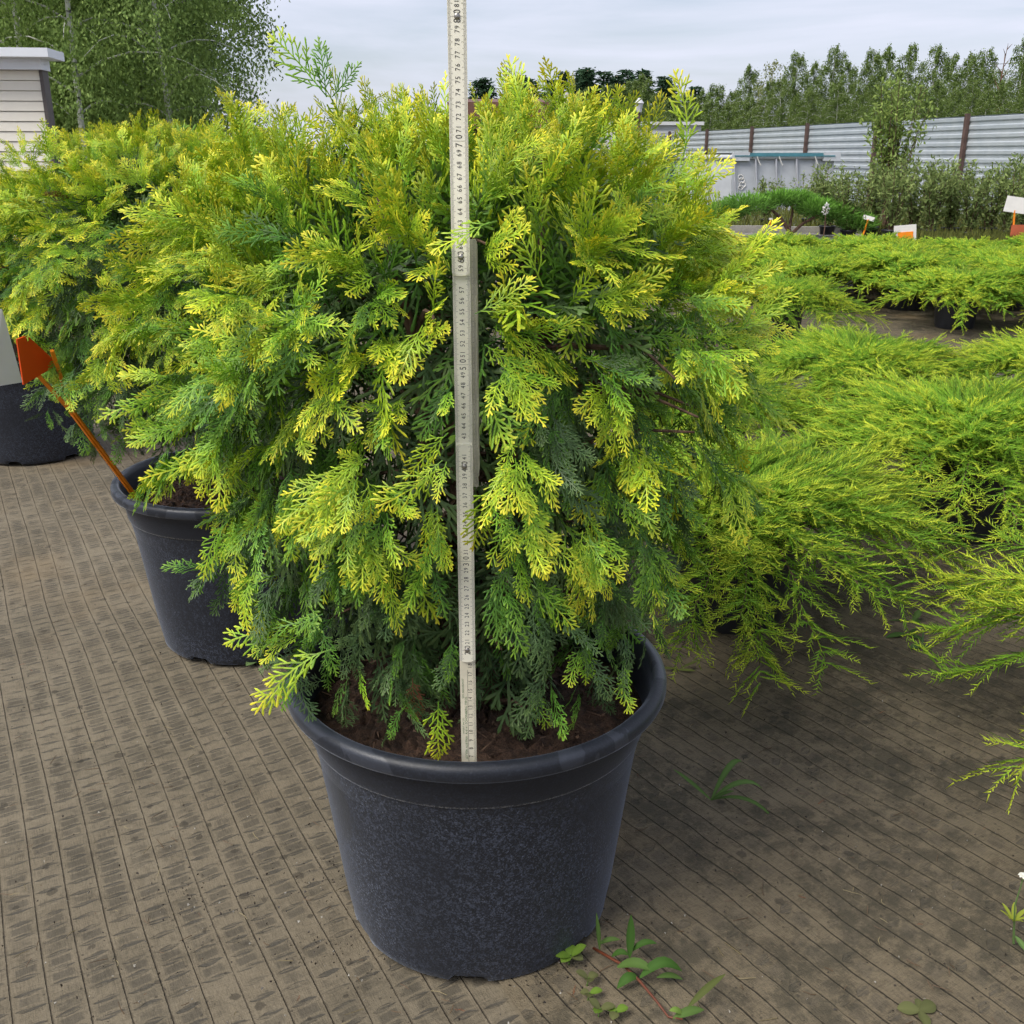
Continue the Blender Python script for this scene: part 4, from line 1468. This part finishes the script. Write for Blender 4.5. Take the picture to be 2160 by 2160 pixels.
# ------------------------------------------------------------------ buildings
def shed():
    M_SID = mat_simple('beige_siding', (0.80, 0.75, 0.64), 0.6, 0.04, 2)
    M_ROOF = mat_simple('white_roof_sheet', (0.74, 0.76, 0.80), 0.4, 0.04, 2)
    M_TRIM = mat_simple('dark_corner_trim', (0.09, 0.075, 0.07), 0.6, 0.1)
    c = at(92, 200, 13.0)
    zt = at(92, 148, 13.0).z
    t = thing('garden_shed', 'beige clad shed with a white flat roof before the wood', 'shed', (c.x, 13.0, -0.06))
    H = zt + 0.06
    Wx, Dp = 4.0, 0.22
    t.rotation_euler = (0, 0, R(6))
    M_SIDE = M_TRIM
    link('wall', MB().box(-Wx, 0, 0.02, Dp, 0, H).mesh('wall', M_SID), t)
    bh = 0.112
    n = int(H / bh)
    V = [(-Wx, 0.017, 0), (0, 0.017, 0), (0, -0.012, 0.004), (-Wx, -0.012, 0.004), (-Wx, 0.002, bh - 0.006), (0, 0.002, bh - 0.006), (0, 0.017, bh - 0.004), (-Wx, 0.017, bh - 0.004)]
    F = [(0, 1, 2, 3), (3, 2, 5, 4), (4, 5, 6, 7), (1, 6, 5, 2), (0, 3, 4, 7), (0, 7, 6, 1)]
    bme = make_mesh('board', V, F, M_SID)
    for i in range(n):
        link('board', bme, t, (0, 0, H - (i + 1) * bh))
    link('side_wall', MB().box(0.002, 0.02, 0.085, Dp, 0, H).mesh('side_wall', M_TRIM), t)
    link('corner_trim', MB().box(-0.01, 0.03, -0.03, 0.08, 0, H).mesh('corner_trim', M_TRIM), t)
    r = link('roof', MB().box(-Wx - 0.3, 0.2, -0.3, Dp + 0.1, H + 0.12, H + 0.215).mesh('roof', M_ROOF), t)
    link('fascia', MB().box(-Wx - 0.2, 0.05, -0.12, Dp, H, H + 0.12).mesh('fascia', M_ROOF), r)


shed()


def far_buildings():
    M_BR = mat_simple('brown_metal_roof', (0.16, 0.075, 0.05), 0.6, 0.1, 2)
    M_CH = mat_simple('white_flue', (0.6, 0.6, 0.62), 0.5, 0.05)
    M_WOOD = mat_simple('brown_timber_wall', (0.14, 0.08, 0.05), 0.8, 0.2, 3)
    d = 45.0
    a, b = at(1150, 215, d), at(1345, 262, d)
    t = thing('timber_house', 'brown roofed timber house with a white flue behind the near thuja', 'house', (a.x, d, -0.06))
    ridge, eave, wx = a.z + 0.06, b.z + 0.06, b.x - a.x
    V = [(-4, 0, ridge), (0.4, 0, ridge), (wx, 0, eave), (-4, 0, eave), (-4, 6, ridge + 0.4), (0.4, 6, ridge + 0.4), (wx, 6, eave), (-4, 6, eave), (-4, -0.4, eave - 0.15), (wx + 0.2, -0.4, eave - 0.15)]
    link('roof', make_mesh('roof', V, [(0, 3, 2, 1), (1, 2, 6, 5), (0, 1, 5, 4), (4, 5, 6, 7), (3, 8, 9, 2)], M_BR), t)
    link('wall', MB().box(-3.8, wx - 0.3, 0.15, 5.8, 0, eave - 0.02).mesh('wall', M_WOOD), t)
    ch = at(1200, 200, d)
    link('flue', MB().tube([(ch.x - a.x, 1, ridge - 0.3), (ch.x - a.x, 1, ch.z + 0.2)], 0.17, 10).mesh('flue', M_CH), t)
    d = 34.0
    a, b = at(1325, 290, d), at(1480, 264, d)
    t = thing('low_white_cabin', 'low white ribbed cabin behind the far end of the fence', 'cabin', (a.x, d, -0.06))
    M_RIB = mat_simple('white_ribbed_sheet', (0.62, 0.62, 0.62), 0.45, 0.05, 2)
    H = b.z + 0.06
    w = b.x - a.x
    link('wall', MB().box(-0.5, w, 0.05, 3, 0, H).mesh('wall', M_RIB), t)
    rib = MB().box(-0.5, w - 0.05, -0.0, 0.048, 0, 0.1).mesh('rib', M_RIB)
    for i in range(10):
        link('rib', rib, t, (0, 0, H - 0.16 * i - 0.26))
    link('roof_edge', MB().box(-0.55, w + 0.06, -0.1, 3.1, H, H + 0.1).mesh('roof_edge', M_RIB), t)
    q = at(1347, 232, 33.0)
    t = thing('garden_lamp_post', 'thin dark lamp post with a small pale lantern before the far trees', 'lamp post', (q.x, 33.0, -0.06))
    link('post', MB().tube([(0, 0, 0), (0, 0, q.z)], 0.06, 6).mesh('post', M_POST), t)
    link('lantern', MB().lathe([(0.0, 0.0), (0.09, 0.02), (0.13, 0.25), (0.16, 0.27), (0.05, 0.4), (0, 0.42)], 10).mesh('lantern', M_CH), t, (0, 0, q.z - 0.02))
    q = at(1396, 315, 20.5)
    t = thing('water_barrel', 'small blue plastic barrel before the far end of the fence', 'barrel', (q.x, 20.5, -0.06))
    M_BLUE = mat_simple('blue_plastic', (0.03, 0.09, 0.35), 0.4, 0.1)
    link('drum', MB().lathe([(0.0, 0.0), (0.25, 0.0), (0.28, 0.1), (0.28, 0.9), (0.25, 1.02), (0.0, 1.04)], 20).mesh('drum', M_BLUE, smooth=True), t)


far_buildings()


# ------------------------------------------------------------------ trees
def tree_geo(kind, seed, H, leafsize, n, low=0.16, spread=0.25):
    r = np.random.default_rng(seed)
    tr, P, D = MB(), [], []
    bend = r.normal(0, 0.015 * H, 2)
    def axis(t):
        return np.array((bend[0] * t * t * 2 + 0.01 * H * math.sin(t * 5 + seed), bend[1] * t * t * 2, H * t))
    tt = np.linspace(0, 1, 12)
    r0 = H * (0.0055 if H == 11.0 and kind == 'birch' else 0.011 if kind == 'birch' else 0.014)
    tr.tube([axis(t) for t in tt], r0 * (1.05 - tt) + 0.006, 7)
    if kind == 'birch':
        nb = 34
        for i in range(nb):
            t = low + (1 - low) * (i + r.random()) / nb
            az = i * 2.4 + r.normal(0, 0.3)
            ln = H * (spread * math.sin(math.pi * min(1, 0.15 + t * 0.82)) + 0.035) * r.uniform(0.7, 1.2)
            b = axis(t)
            o = np.array((math.cos(az), math.sin(az), 0))
            u = np.linspace(0, 1, 6)
            C = np.array([b + o * ln * x + np.array((0, 0, ln * (0.75 * x - 0.75 * x * x))) for x in u])
            tr.tube(C, r0 * 0.33 * (1.05 - u) * (1.1 - t) + 0.004, 4, cap=False)
            m = int(n / nb * (0.5 + ln / (0.2 * H)))
            x = r.random(m) ** 0.7
            k = np.minimum(4, (x * 5).astype(int)); f = (x * 5 - k)[:, None]
            q = C[k] * (1 - f) + C[k + 1] * f
            hang = -r.random(m) ** 1.6 * H * 0.13
            nk = 0.022 * H * (1.25 - t)
            q = q + np.column_stack([r.normal(0, nk, m), r.normal(0, nk, m), r.normal(0, 0.015 * H, m) + hang * (1.15 - 0.8 * t)])
            P.append(q); D.append(rnd_dir(m, r) * 0.6 + (0, 0, -0.7))
    elif kind == 'bare':
        for i in range(14):
            t = 0.4 + 0.6 * i / 14
            az = i * 2.4
            b = axis(t)
            ln = H * 0.14 * (1.2 - t)
            o = np.array((math.cos(az), math.sin(az), 1.2))
            tr.tube([b, b + o * ln * 0.5, b + o * ln + np.array((0.02, 0.05, 0))], [0.03, 0.02, 0.008], 4)
    else:                                  # spruce / pine
        nb = 60
        low = 0.1 if kind == 'spruce' else 0.3
        for i in range(nb):
            t = low + (1 - low) * (i + r.random()) / nb
            az = i * 2.4 + r.normal(0, 0.3)
            w = (1 - t) * 0.2 + 0.012 if kind == 'spruce' else 0.17 * math.sin(math.pi * min(1, 0.2 + 0.8 * (t - low) / (1 - low))) + 0.02
            ln = H * w * r.uniform(0.7, 1.25)
            b = axis(t)
            o = np.array((math.cos(az), math.sin(az), -0.12 if kind == 'spruce' else 0.22))
            u = np.linspace(0, 1, 4)
            C = np.array([b + o * ln * x + np.array((0, 0, 0.12 * ln * x * x)) for x in u])
            tr.tube(C, r0 * 0.3 * (1.05 - u) + 0.004, 3, cap=False)
            m = int(n / nb * (0.4 + ln / (0.1 * H) * 0.6))
            x = 0.15 + 0.85 * r.random(m)
            q = b + o * ln * x[:, None] + r.normal(0, 0.012 * H, (m, 3)) * (1.2, 1.2, 0.7)
            P.append(q); D.append(o + r.normal(0, 0.7, (m, 3)))
    trunk = tr.mesh('trunk', M_BIRCH if kind == 'birch' else M_PINEBARK)
    if not P:
        return trunk, None
    P, D = np.concatenate(P), np.concatenate(D)
    m = len(P)
    pal = {'birch': ((0.075, 0.125, 0.03), (0.2, 0.27, 0.075)), 'spruce': ((0.018, 0.042, 0.022), (0.045, 0.085, 0.04)), 'pine': ((0.035, 0.07, 0.035), (0.08, 0.13, 0.06))}[kind]
    g = r.random((m, 1)) * 0.7 + 0.3 * (0.5 + 0.5 * np.sin(P[:, :1] * 14 / H * 3 + P[:, 2:] * 20 / H * 2))
    c = np.array(pal[0]) * (1 - g) + np.array(pal[1]) * g
    V, F, C = leaf_cards(P, D, rnd_dir(m, r), r.uniform(0.6, 1.3, m) * leafsize, r.uniform(0.6, 1.3, m) * leafsize * 0.5, c, 0.1)
    return trunk, make_mesh('crown', V, F, M_LEAF, C * (1.65 if H > 9 else 1.15 if kind == 'birch' else 1.5))  # far birch and spruce colours lightened to stand in for haze


BIR_NEAR = [tree_geo('birch', 200 + i, 10.0, 0.1, 30000, 0.1) for i in range(2)] * 2
PIN_NEAR = [tree_geo('pine', 210 + i, 11.0, 0.14, 15000) for i in range(2)]
BIR_FAR = [tree_geo('birch', 220 + i, 7.0, 0.11, 8500, 0.25, 0.17) for i in range(4)]
SPR_FAR = [tree_geo('spruce', 230 + i, 8.0, 0.26, 3600) for i in range(3)]
BARE = tree_geo('bare', 240, 7.0, 0, 0)


BIR_TALL = [tree_geo('birch', 250, 11.0, 0.085, 22000, 0.16, 0.2)] * 2


def tree(name, geo, px, d, H0, H, label, group, rz, wide=1.0):
    x = at(px, 300, d).x
    t = thing(name, label, 'tree', (x, d, -0.06), rz, group)
    s = H / H0
    t.scale = (s * wide, s * wide, s)
    link('trunk', geo[0], t)
    if geo[1]:
        link('crown', geo[1], t, kind='stuff')
    return t


r_ = random.Random(12)
for i, (px, d, h) in enumerate([(60, 25, 10.5), (175, 27, 10), (240, 29, 11), (305, 26.5, 10), (275, 30, 10.5), (-40, 28, 11), (120, 33, 12), (225, 35, 12), (270, 34, 11), (310, 37, 12), (10, 36, 12), (200, 38, 11), (-130, 30, 11), (-90, 37, 12)]):
    tree('birch_tree', BIR_NEAR[i % 2], px, d, 10.0, h, 'tall birch with a pale trunk in the wood behind the beige shed', 'birches behind the shed', r_.uniform(0, 6.28), 1.1)
for i, (px, d, h) in enumerate([(290, 31, 12), (375, 33, 11.5), (340, 41, 14), (190, 41, 14), (60, 42, 14), (270, 44, 14), (300, 47, 15), (130, 47, 15), (370, 44, 13), (-30, 44, 14)]):
    tree('pine_tree', PIN_NEAR[i % 2], px, d, 11.0, h, 'dark pine with a brown trunk in the wood behind the beige shed', 'pines behind the shed', r_.uniform(0, 6.28), 1.1)
for i, (px, d) in enumerate([(72, 22.5), (178, 21.5), (356, 23)]):
    tree('birch_tree', BIR_TALL[i % 2], px, d, 11.0, 11.0, 'birch with a long bare white trunk standing at the edge of the wood', 'birches at the edge of the wood', 1.7 * i, 1.0)
def topH(py, d):
    return at(1080, py, d).z + 0.06
for i, (px, py, d) in enumerate([(1574, 138, 56), (1667, 112, 52), (1703, 135, 58), (1740, 99, 54), (1781, 130, 57), (1822, 106, 53), (1859, 100, 58), (1900, 94, 54), (1952, 97, 56), (1988, 115, 60), (2019, 115, 54), (2050, 105, 58), (2080, 145, 56), (2133, 80, 53), (2160, 75, 57), (2200, 90, 55),
                                 (1610, 170, 50), (1640, 165, 49), (1695, 185, 48), (1760, 170, 49), (1800, 180, 50), (1840, 175, 48), (1880, 170, 51), (1930, 180, 49), (1970, 170, 50), (2005, 185, 48), (2040, 175, 50), (2070, 190, 49), (2105, 170, 50), (2150, 175, 48)]):
    tree('birch_tree', BIR_FAR[i % 4], px, d, 7.0, topH(py, d), 'slender birch in the tree line behind the corrugated metal fence', 'birches behind the fence', r_.uniform(0, 6.28), 1.0)
for i, (px, py, d) in enumerate([(1350, 158, 72), (1235, 190, 76), (1275, 180, 78), (1305, 195, 74), (1190, 200, 76), (1440, 195, 62), (1475, 190, 64), (1512, 178, 60), (1545, 190, 60), (1410, 205, 60), (1380, 200, 66), (1320, 170, 74), (1460, 225, 54), (1530, 215, 54), (1420, 230, 55), (1575, 205, 52), (1495, 210, 58)]):
    tree('birch_tree', BIR_FAR[(i + 1) % 4], px, d, 7.0, topH(py, d), 'low bushy birch above the white ribbed cabin', 'birches above the cabin', r_.uniform(0, 6.28), 1.35)
for i, (px, py, d) in enumerate([(1100, 160, 95), (1130, 165, 92), (1165, 168, 95), (1188, 152, 92), (1206, 145, 95), (1222, 146, 98), (1238, 148, 92), (1258, 168, 95), (1276, 150, 92), (1298, 160, 95), (1318, 146, 98), (1358, 148, 96), (1393, 162, 90), (1424, 170, 90), (1455, 182, 94), (1010, 170, 95), (1050, 165, 95), (1340, 165, 92), (1410, 180, 95)]):
    tree('spruce_tree', SPR_FAR[i % 3], px, d, 8.0, topH(py, d), 'dark spruce in the far wood behind the brown roofed house', 'far spruces', r_.uniform(0, 6.28), 1.9)
tree('bare_tree', BARE, 2093, 52, 7.0, topH(92, 52), 'thin leafless dead tree sticking up among the birches', None, 0)


# pale half-bare birch
def pale_tree():
    g = tree_geo('birch', 260, 7.0, 0.15, 1500)
    a = g[1].attributes['Col']
    buf = np.zeros(len(g[1].vertices) * 4, dtype=np.float32)
    a.data.foreach_get('color', buf)
    buf = buf.reshape(-1, 4); buf[:, :3] = buf[:, :3] * 0.6 + np.array((0.14, 0.12, 0.05))
    a.data.foreach_set('color', buf.ravel())
    tree('birch_tree', g, 1622, 53, 7.0, topH(128, 53), 'pale sparse yellowing tree in the line behind the fence', None, 1.0, 1.1)


pale_tree()


def wires():
    for name_i, (pa, pb, d) in enumerate(((at(1990, 140, 70), at(2330, 98, 70), 70), (at(1430, 205, 80), at(1760, 178, 80), 80))):
        P = [pa.lerp(pb, u) + Vector((0, 0, -0.3 * math.sin(math.pi * u))) for u in np.linspace(0, 1, 9)]
        lb = 'thin power line crossing the sky beside the dead tree' if name_i == 0 else 'thin power line crossing the sky over the low birches'
        thing('power_line', lb, 'power line', me=MB().tube([tuple(p) for p in P], 0.014, 4).mesh('power_line', M_POST))


wires()

# ------------------------------------------------------------------ weeds and litter
def leaf_blade(P, Wd, c, nrm=(0, 0, 1), fold=0.25):
    """a real leaf: midrib polyline P, max width Wd, folded along the midrib"""
    P = np.asarray(P, float)
    n = len(P)
    T = np.gradient(P, axis=0); T /= np.linalg.norm(T, axis=1, keepdims=True) + 1e-9
    S = np.cross(T, np.asarray(nrm, float)); S /= np.linalg.norm(S, axis=1, keepdims=True) + 1e-9
    N = np.cross(S, T)
    w = Wd * np.sin(np.linspace(0.12, math.pi * 0.985, n)) ** 0.8 * 0.5
    Lf = P + S * w[:, None] + N * w[:, None] * fold
    Rt = P - S * w[:, None] + N * w[:, None] * fold
    V = np.concatenate([P, Lf, Rt])
    F = []
    for i in range(n - 1):
        F += [(i, i + 1, n + i + 1, n + i), (i, 2 * n + i, 2 * n + i + 1, i + 1)]
    C = np.tile(np.asarray(c, float), (len(V), 1))
    C[:n] *= 1.25
    return V, F, C


def curve_leaf(b, d, L, lift, droop, n=7):
    d = np.array((d[0], d[1], 0), float); d /= np.linalg.norm(d)
    t = np.linspace(0, 1, n)[:, None]
    return np.asarray(b, float) + d * L * t * (1 - 0.15 * t) + np.array((0, 0, 1)) * L * (lift * t - droop * t * t)


def gp(px, py, z=0.0):
    u, v = (px - 1080) / 2160, (1080 - py) / 2160
    fy = math.cos(PITCH) + v * math.sin(PITCH)
    fz = -math.sin(PITCH) + v * math.cos(PITCH)
    k = (z - CAMZ) / fz
    return np.array((u * k, fy * k, z))


M_REDSTEM = mat_simple('red_stem', (0.13, 0.035, 0.015), 0.5, 0.2, 60)


def knotweed():
    b = gp(1252, 2000)
    t = thing('trailing_weed', 'trailing weed with long leaves and a red stem beside the near pot', 'weed', b)
    S = [gp(1252, 2000, 0.006), gp(1290, 2022, 0.012), gp(1315, 2036, 0.014), gp(1350, 2070, 0.014), gp(1385, 2112, 0.01), gp(1410, 2145, 0.008), gp(1440, 2150, 0.012)]
    link('stem', MB().tube([p - b for p in S], [0.0019, 0.0019, 0.0018, 0.0018, 0.0016, 0.0014, 0.001], 6).mesh('stem', M_REDSTEM, smooth=True), t)
    g, g2 = (0.05, 0.115, 0.02), (0.085, 0.15, 0.035)
    def lf(p0, p1, z0, z1, w, c, arch=0.0, nrm=(0, -0.5, 1)):
        a, e = gp(*p0, z0) - b, gp(*p1, z1) - b
        u = np.linspace(0, 1, 8)[:, None]
        P = a * (1 - u) + e * u + np.array((0, 0, 1)) * arch * np.sin(np.pi * u)
        V, F, C = leaf_blade(P, w * 0.6, c, nrm)
        link('leaf', MB().add(V, F, C).mesh('leaf', M_LEAF, True, True), t)
    lf((1265, 2003), (1258, 1925), 0.012, 0.062, 0.010, g2, 0.0, (0.4, -1, 0.2))
    lf((1262, 1992), (1308, 1982), 0.012, 0.02, 0.011, g2, 0.004)
    lf((1328, 2020), (1331, 1930), 0.016, 0.064, 0.019, g, 0.0, (0.2, -1, 0.3))
    lf((1325, 2014), (1290, 2018), 0.018, 0.01, 0.013, g, 0.006)
    lf((1330, 2008), (1385, 1990), 0.018, 0.03, 0.013, g, 0.008)
    lf((1302, 2040), (1380, 2050), 0.016, 0.025, 0.021, g2, 0.01)
    lf((1345, 2062), (1302, 2085), 0.014, 0.006, 0.02, g, 0.008)
    lf((1350, 2062), (1438, 2048), 0.016, 0.02, 0.022, g, 0.018)
    lf((1385, 2062), (1440, 2066), 0.014, 0.006, 0.012, g2, 0.005)
    lf((1450, 2126), (1530, 2055), 0.014, 0.04, 0.014, (0.09, 0.11, 0.03), 0.004, (0, -0.7, 0.8))
    lf((1420, 2148), (1485, 2130), 0.010, 0.012, 0.018, g2, 0.004)
    lf((1440, 2140), (1412, 2132), 0.012, 0.02, 0.012, (0.16, 0.25, 0.05), 0.004)


knotweed()


def seedlings():
    i = 0
    for px, py, sc in ((1200, 2035, 1.2), (1238, 2080, 1.0), (1240, 2110, 0.9), (1262, 2145, 1.0), (1295, 2150, 1.0)):
        b = gp(px, py)
        t = thing('seedling', 'tiny round-leaved seedling in the fabric gap by the near pot', 'weed', b, 0, 'seedlings in the fabric gap')
        r = np.random.default_rng(400 + i)
        i += 1
        k = 5 if i == 1 else 3
        link('stem', MB().tube([(0, 0, 0), (0.001, 0, 0.008 * sc), (0.002, -0.001, 0.014 * sc)], 0.0009, 4, (0.12, 0.2, 0.05)).mesh('stem', M_LEAF, True), t)
        for a in range(k):
            az = a * 6.283 / k + r.uniform(0, 1)
            P = curve_leaf((0.002, 0, 0.011 * sc), (math.cos(az), math.sin(az)), r.uniform(0.015, 0.022) * sc, r.uniform(0.2, 0.9), 0.3)
            V, F, C = leaf_blade(P, 0.012 * sc, (0.13, 0.22, 0.03) if r.random() < 0.7 else (0.12, 0.13, 0.05))
            link('leaf', MB().add(V, F, C).mesh('leaf', M_LEAF, True, True), t)


seedlings()


def blades(name, label, px, py, specs, cat='weed', w=0.009, c=(0.09, 0.16, 0.04)):
    b = gp(px, py)
    t = thing(name, label, cat, b)
    for (dx, dy, L, lift, droop, ww) in specs:
        V, F, C = leaf_blade(curve_leaf((0, 0, 0.002), (dx, dy), L, lift, droop, 9), w * ww, np.array(c) * random.uniform(0.8, 1.2), (0.1, -0.4, 1))
        link('leaf', MB().add(V, F, C).mesh('leaf', M_LEAF, True, True), t)
    return t


blades('grass_tuft', 'arching green grass tuft growing from the fabric right of the near pot', 1500, 1690, [(1, 0.2, 0.10, 0.95, 0.85, 1.0), (1, -0.35, 0.12, 0.6, 0.75, 0.8), (-1, 0.5, 0.075, 0.7, 0.2, 0.8), (0.6, 0.6, 0.10, 1.3, 1.0, 1.1), (0.3, -0.1, 0.04, 1.0, 0.4, 0.7)])
blades('small_weed', 'small upright weed with a thin stalk on the dark fabric', 1925, 1312, [(0.3, 0.2, 0.03, 1.0, 0.3, 1.6), (-1, 0.1, 0.06, 0.1, 0.12, 0.5), (-0.2, 0.1, 0.02, 4.0, 0.4, 0.15), (1, 0, 0.02, 0.2, 0.2, 1.0)])
blades('small_weed', 'flat weed with two pointed leaves on the dark fabric', 1915, 1340, [(-1, -0.2, 0.06, 0.15, 0.2, 1.4), (0.6, -0.8, 0.045, 0.2, 0.25, 1.4), (0.7, 0.4, 0.03, 0.4, 0.2, 0.8)], c=(0.05, 0.10, 0.025))
blades('small_weed', 'little cut stem with three leaves near the long yellow juniper shoots', 1945, 1365, [(-1, -0.3, 0.035, 0.3, 0.3, 1.6), (0.4, -0.5, 0.025, 0.4, 0.3, 1.3), (1, 0.2, 0.08, 0.15, 0.05, 0.3), (0.1, 0.3, 0.03, 1, 0, 0.4)], c=(0.06, 0.11, 0.04))
blades('small_weed', 'small rosette of green and reddish leaves lying on the fabric', 1940, 2135, [(-1, 0.2, 0.03, 0.15, 0.2, 1.8), (1, 0.4, 0.028, 0.2, 0.2, 1.8), (0, -1, 0.03, 0.1, 0.1, 1.5), (0.2, 1, 0.02, 0.3, 0.2, 1.2)], c=(0.11, 0.12, 0.045))
blades('small_weed', 'small weed with oval leaves at the foot of the farther pot', 545, 1392, [(1, -0.2, 0.055, 0.12, 0.15, 3.0), (-0.6, 0.2, 0.05, 0.9, 0.4, 2.2), (0.2, 0.1, 0.04, 0.7, 0.4, 2.0), (-0.3, -0.5, 0.04, 0.2, 0.2, 2.0)], c=(0.11, 0.17, 0.06))
blades('small_weed', 'yellowish weed just right of the near pot rim', 1430, 1415, [(1, 0.2, 0.06, 0.5, 0.2, 0.6), (-1, 0, 0.04, 0.3, 0.2, 0.7), (0.8, -0.3, 0.04, 0.2, 0.1, 0.8)], c=(0.13, 0.16, 0.04))


def flower_weed():
    b = gp(2138, 1990)
    t = thing('flowering_weed', 'thin weed with white flowers and yellow-green pods growing from the fabric', 'weed', b)
    P = [np.array((0, 0, 0)), np.array((-0.004, 0, 0.03)), np.array((-0.008, 0, 0.06)), np.array((-0.004, 0, 0.105))]
    link('stem', MB().tube(P, [0.0016, 0.0013, 0.001, 0.0007], 5).mesh('stem', mat_simple('green_stem', (0.1, 0.17, 0.05), 0.5)), t)
    r = np.random.default_rng(9)
    for i in range(9):
        a = i * 0.7
        V, F, C = leaf_blade(curve_leaf((-0.004, 0, 0.105), (math.cos(a), math.sin(a)), 0.008, 0.6, 0.6), 0.005, (0.75, 0.74, 0.66))
        link('petal', MB().add(V, F, C).mesh('petal', M_LEAF, True), t)
    for i in range(7):
        a = i * 0.9 + 0.3
        V, F, C = leaf_blade(curve_leaf((-0.006, 0, 0.035), (math.cos(a), math.sin(a)), 0.022, 1.0, 0.3), 0.006, (0.26, 0.30, 0.04))
        link('leaf', MB().add(V, F, C).mesh('leaf', M_LEAF, True), t)
    V, F, C = leaf_blade(curve_leaf((0, 0, 0.012), (0.3, -1), 0.025, -0.2, 0.1), 0.009, (0.12, 0.2, 0.06))
    link('leaf', MB().add(V, F, C).mesh('leaf', M_LEAF, True), t)


flower_weed()


def litter():
    r = np.random.default_rng(31)
    # fallen dead thuja sprays
    k = 0
    for px, py in ((545, 1395), (55, 1400), (360, 1745), (60, 1412), (955, 2128), (625, 2115), (1350, 1640), (1680, 1890), (1870, 1500), (1740, 1685), (2080, 1745), (1215, 2075), (1600, 1450), (1930, 1950), (1700, 1330)):
        b = gp(px, py, 0.003)
        sh = int(r.integers(NSH))
        o = thing('fallen_sprig', 'tiny dry brown thuja sprig lying on the ground fabric', 'sprig', b, r.uniform(0, 6.28), 'fallen sprigs', spray_mesh(sh, 'dead'))
        s = r.uniform(0.12, 0.26)
        o.scale = (s, s * 0.45, s)
    # soil grains
    mb = MB()
    n = 1700
    for i in range(n):
        if i < 420:
            c = [(400, 1900), (700, 2010), (1180, 2060), (1320, 1950), (700, 1850)][i % 5]
            p = gp(c[0] + r.normal(0, 70), c[1] + r.normal(0, 35))
        else:
            p = gp(r.uniform(-50, 2200), r.uniform(1150, 2170))
        s = r.uniform(0.0006, 0.0024)
        V = rnd_dir(5, r) * s + p + (0, 0, s * 0.5)
        g = r.random()
        mb.add(V, [(0, 1, 2), (0, 2, 3), (0, 3, 1), (4, 1, 2), (4, 2, 3), (4, 3, 1)], (0.025, 0.018, 0.012) if g < 0.85 else (0.3, 0.28, 0.24))
    for i in range(330):
        p = gp(r.uniform(-50, 2200), r.uniform(1150, 2170), 0.002)
        d = rnd_dir(1, r)[0] * (1, 1, 0.05)
        L = r.uniform(0.006, 0.03)
        mb.tube([p, p + d * L * 0.5 + r.normal(0, 0.001, 3) * (1, 1, 0), p + d * L], [0.0006, 0.0006, 0.0004], 3, (0.10, 0.06, 0.03) if r.random() < 0.7 else (0.2, 0.16, 0.08))
    link('soil_grains', mb.mesh('soil_grains', M_VCOL, True), label='scattered soil grains and dry needles on the ground fabric', category='soil', kind='stuff')


litter()
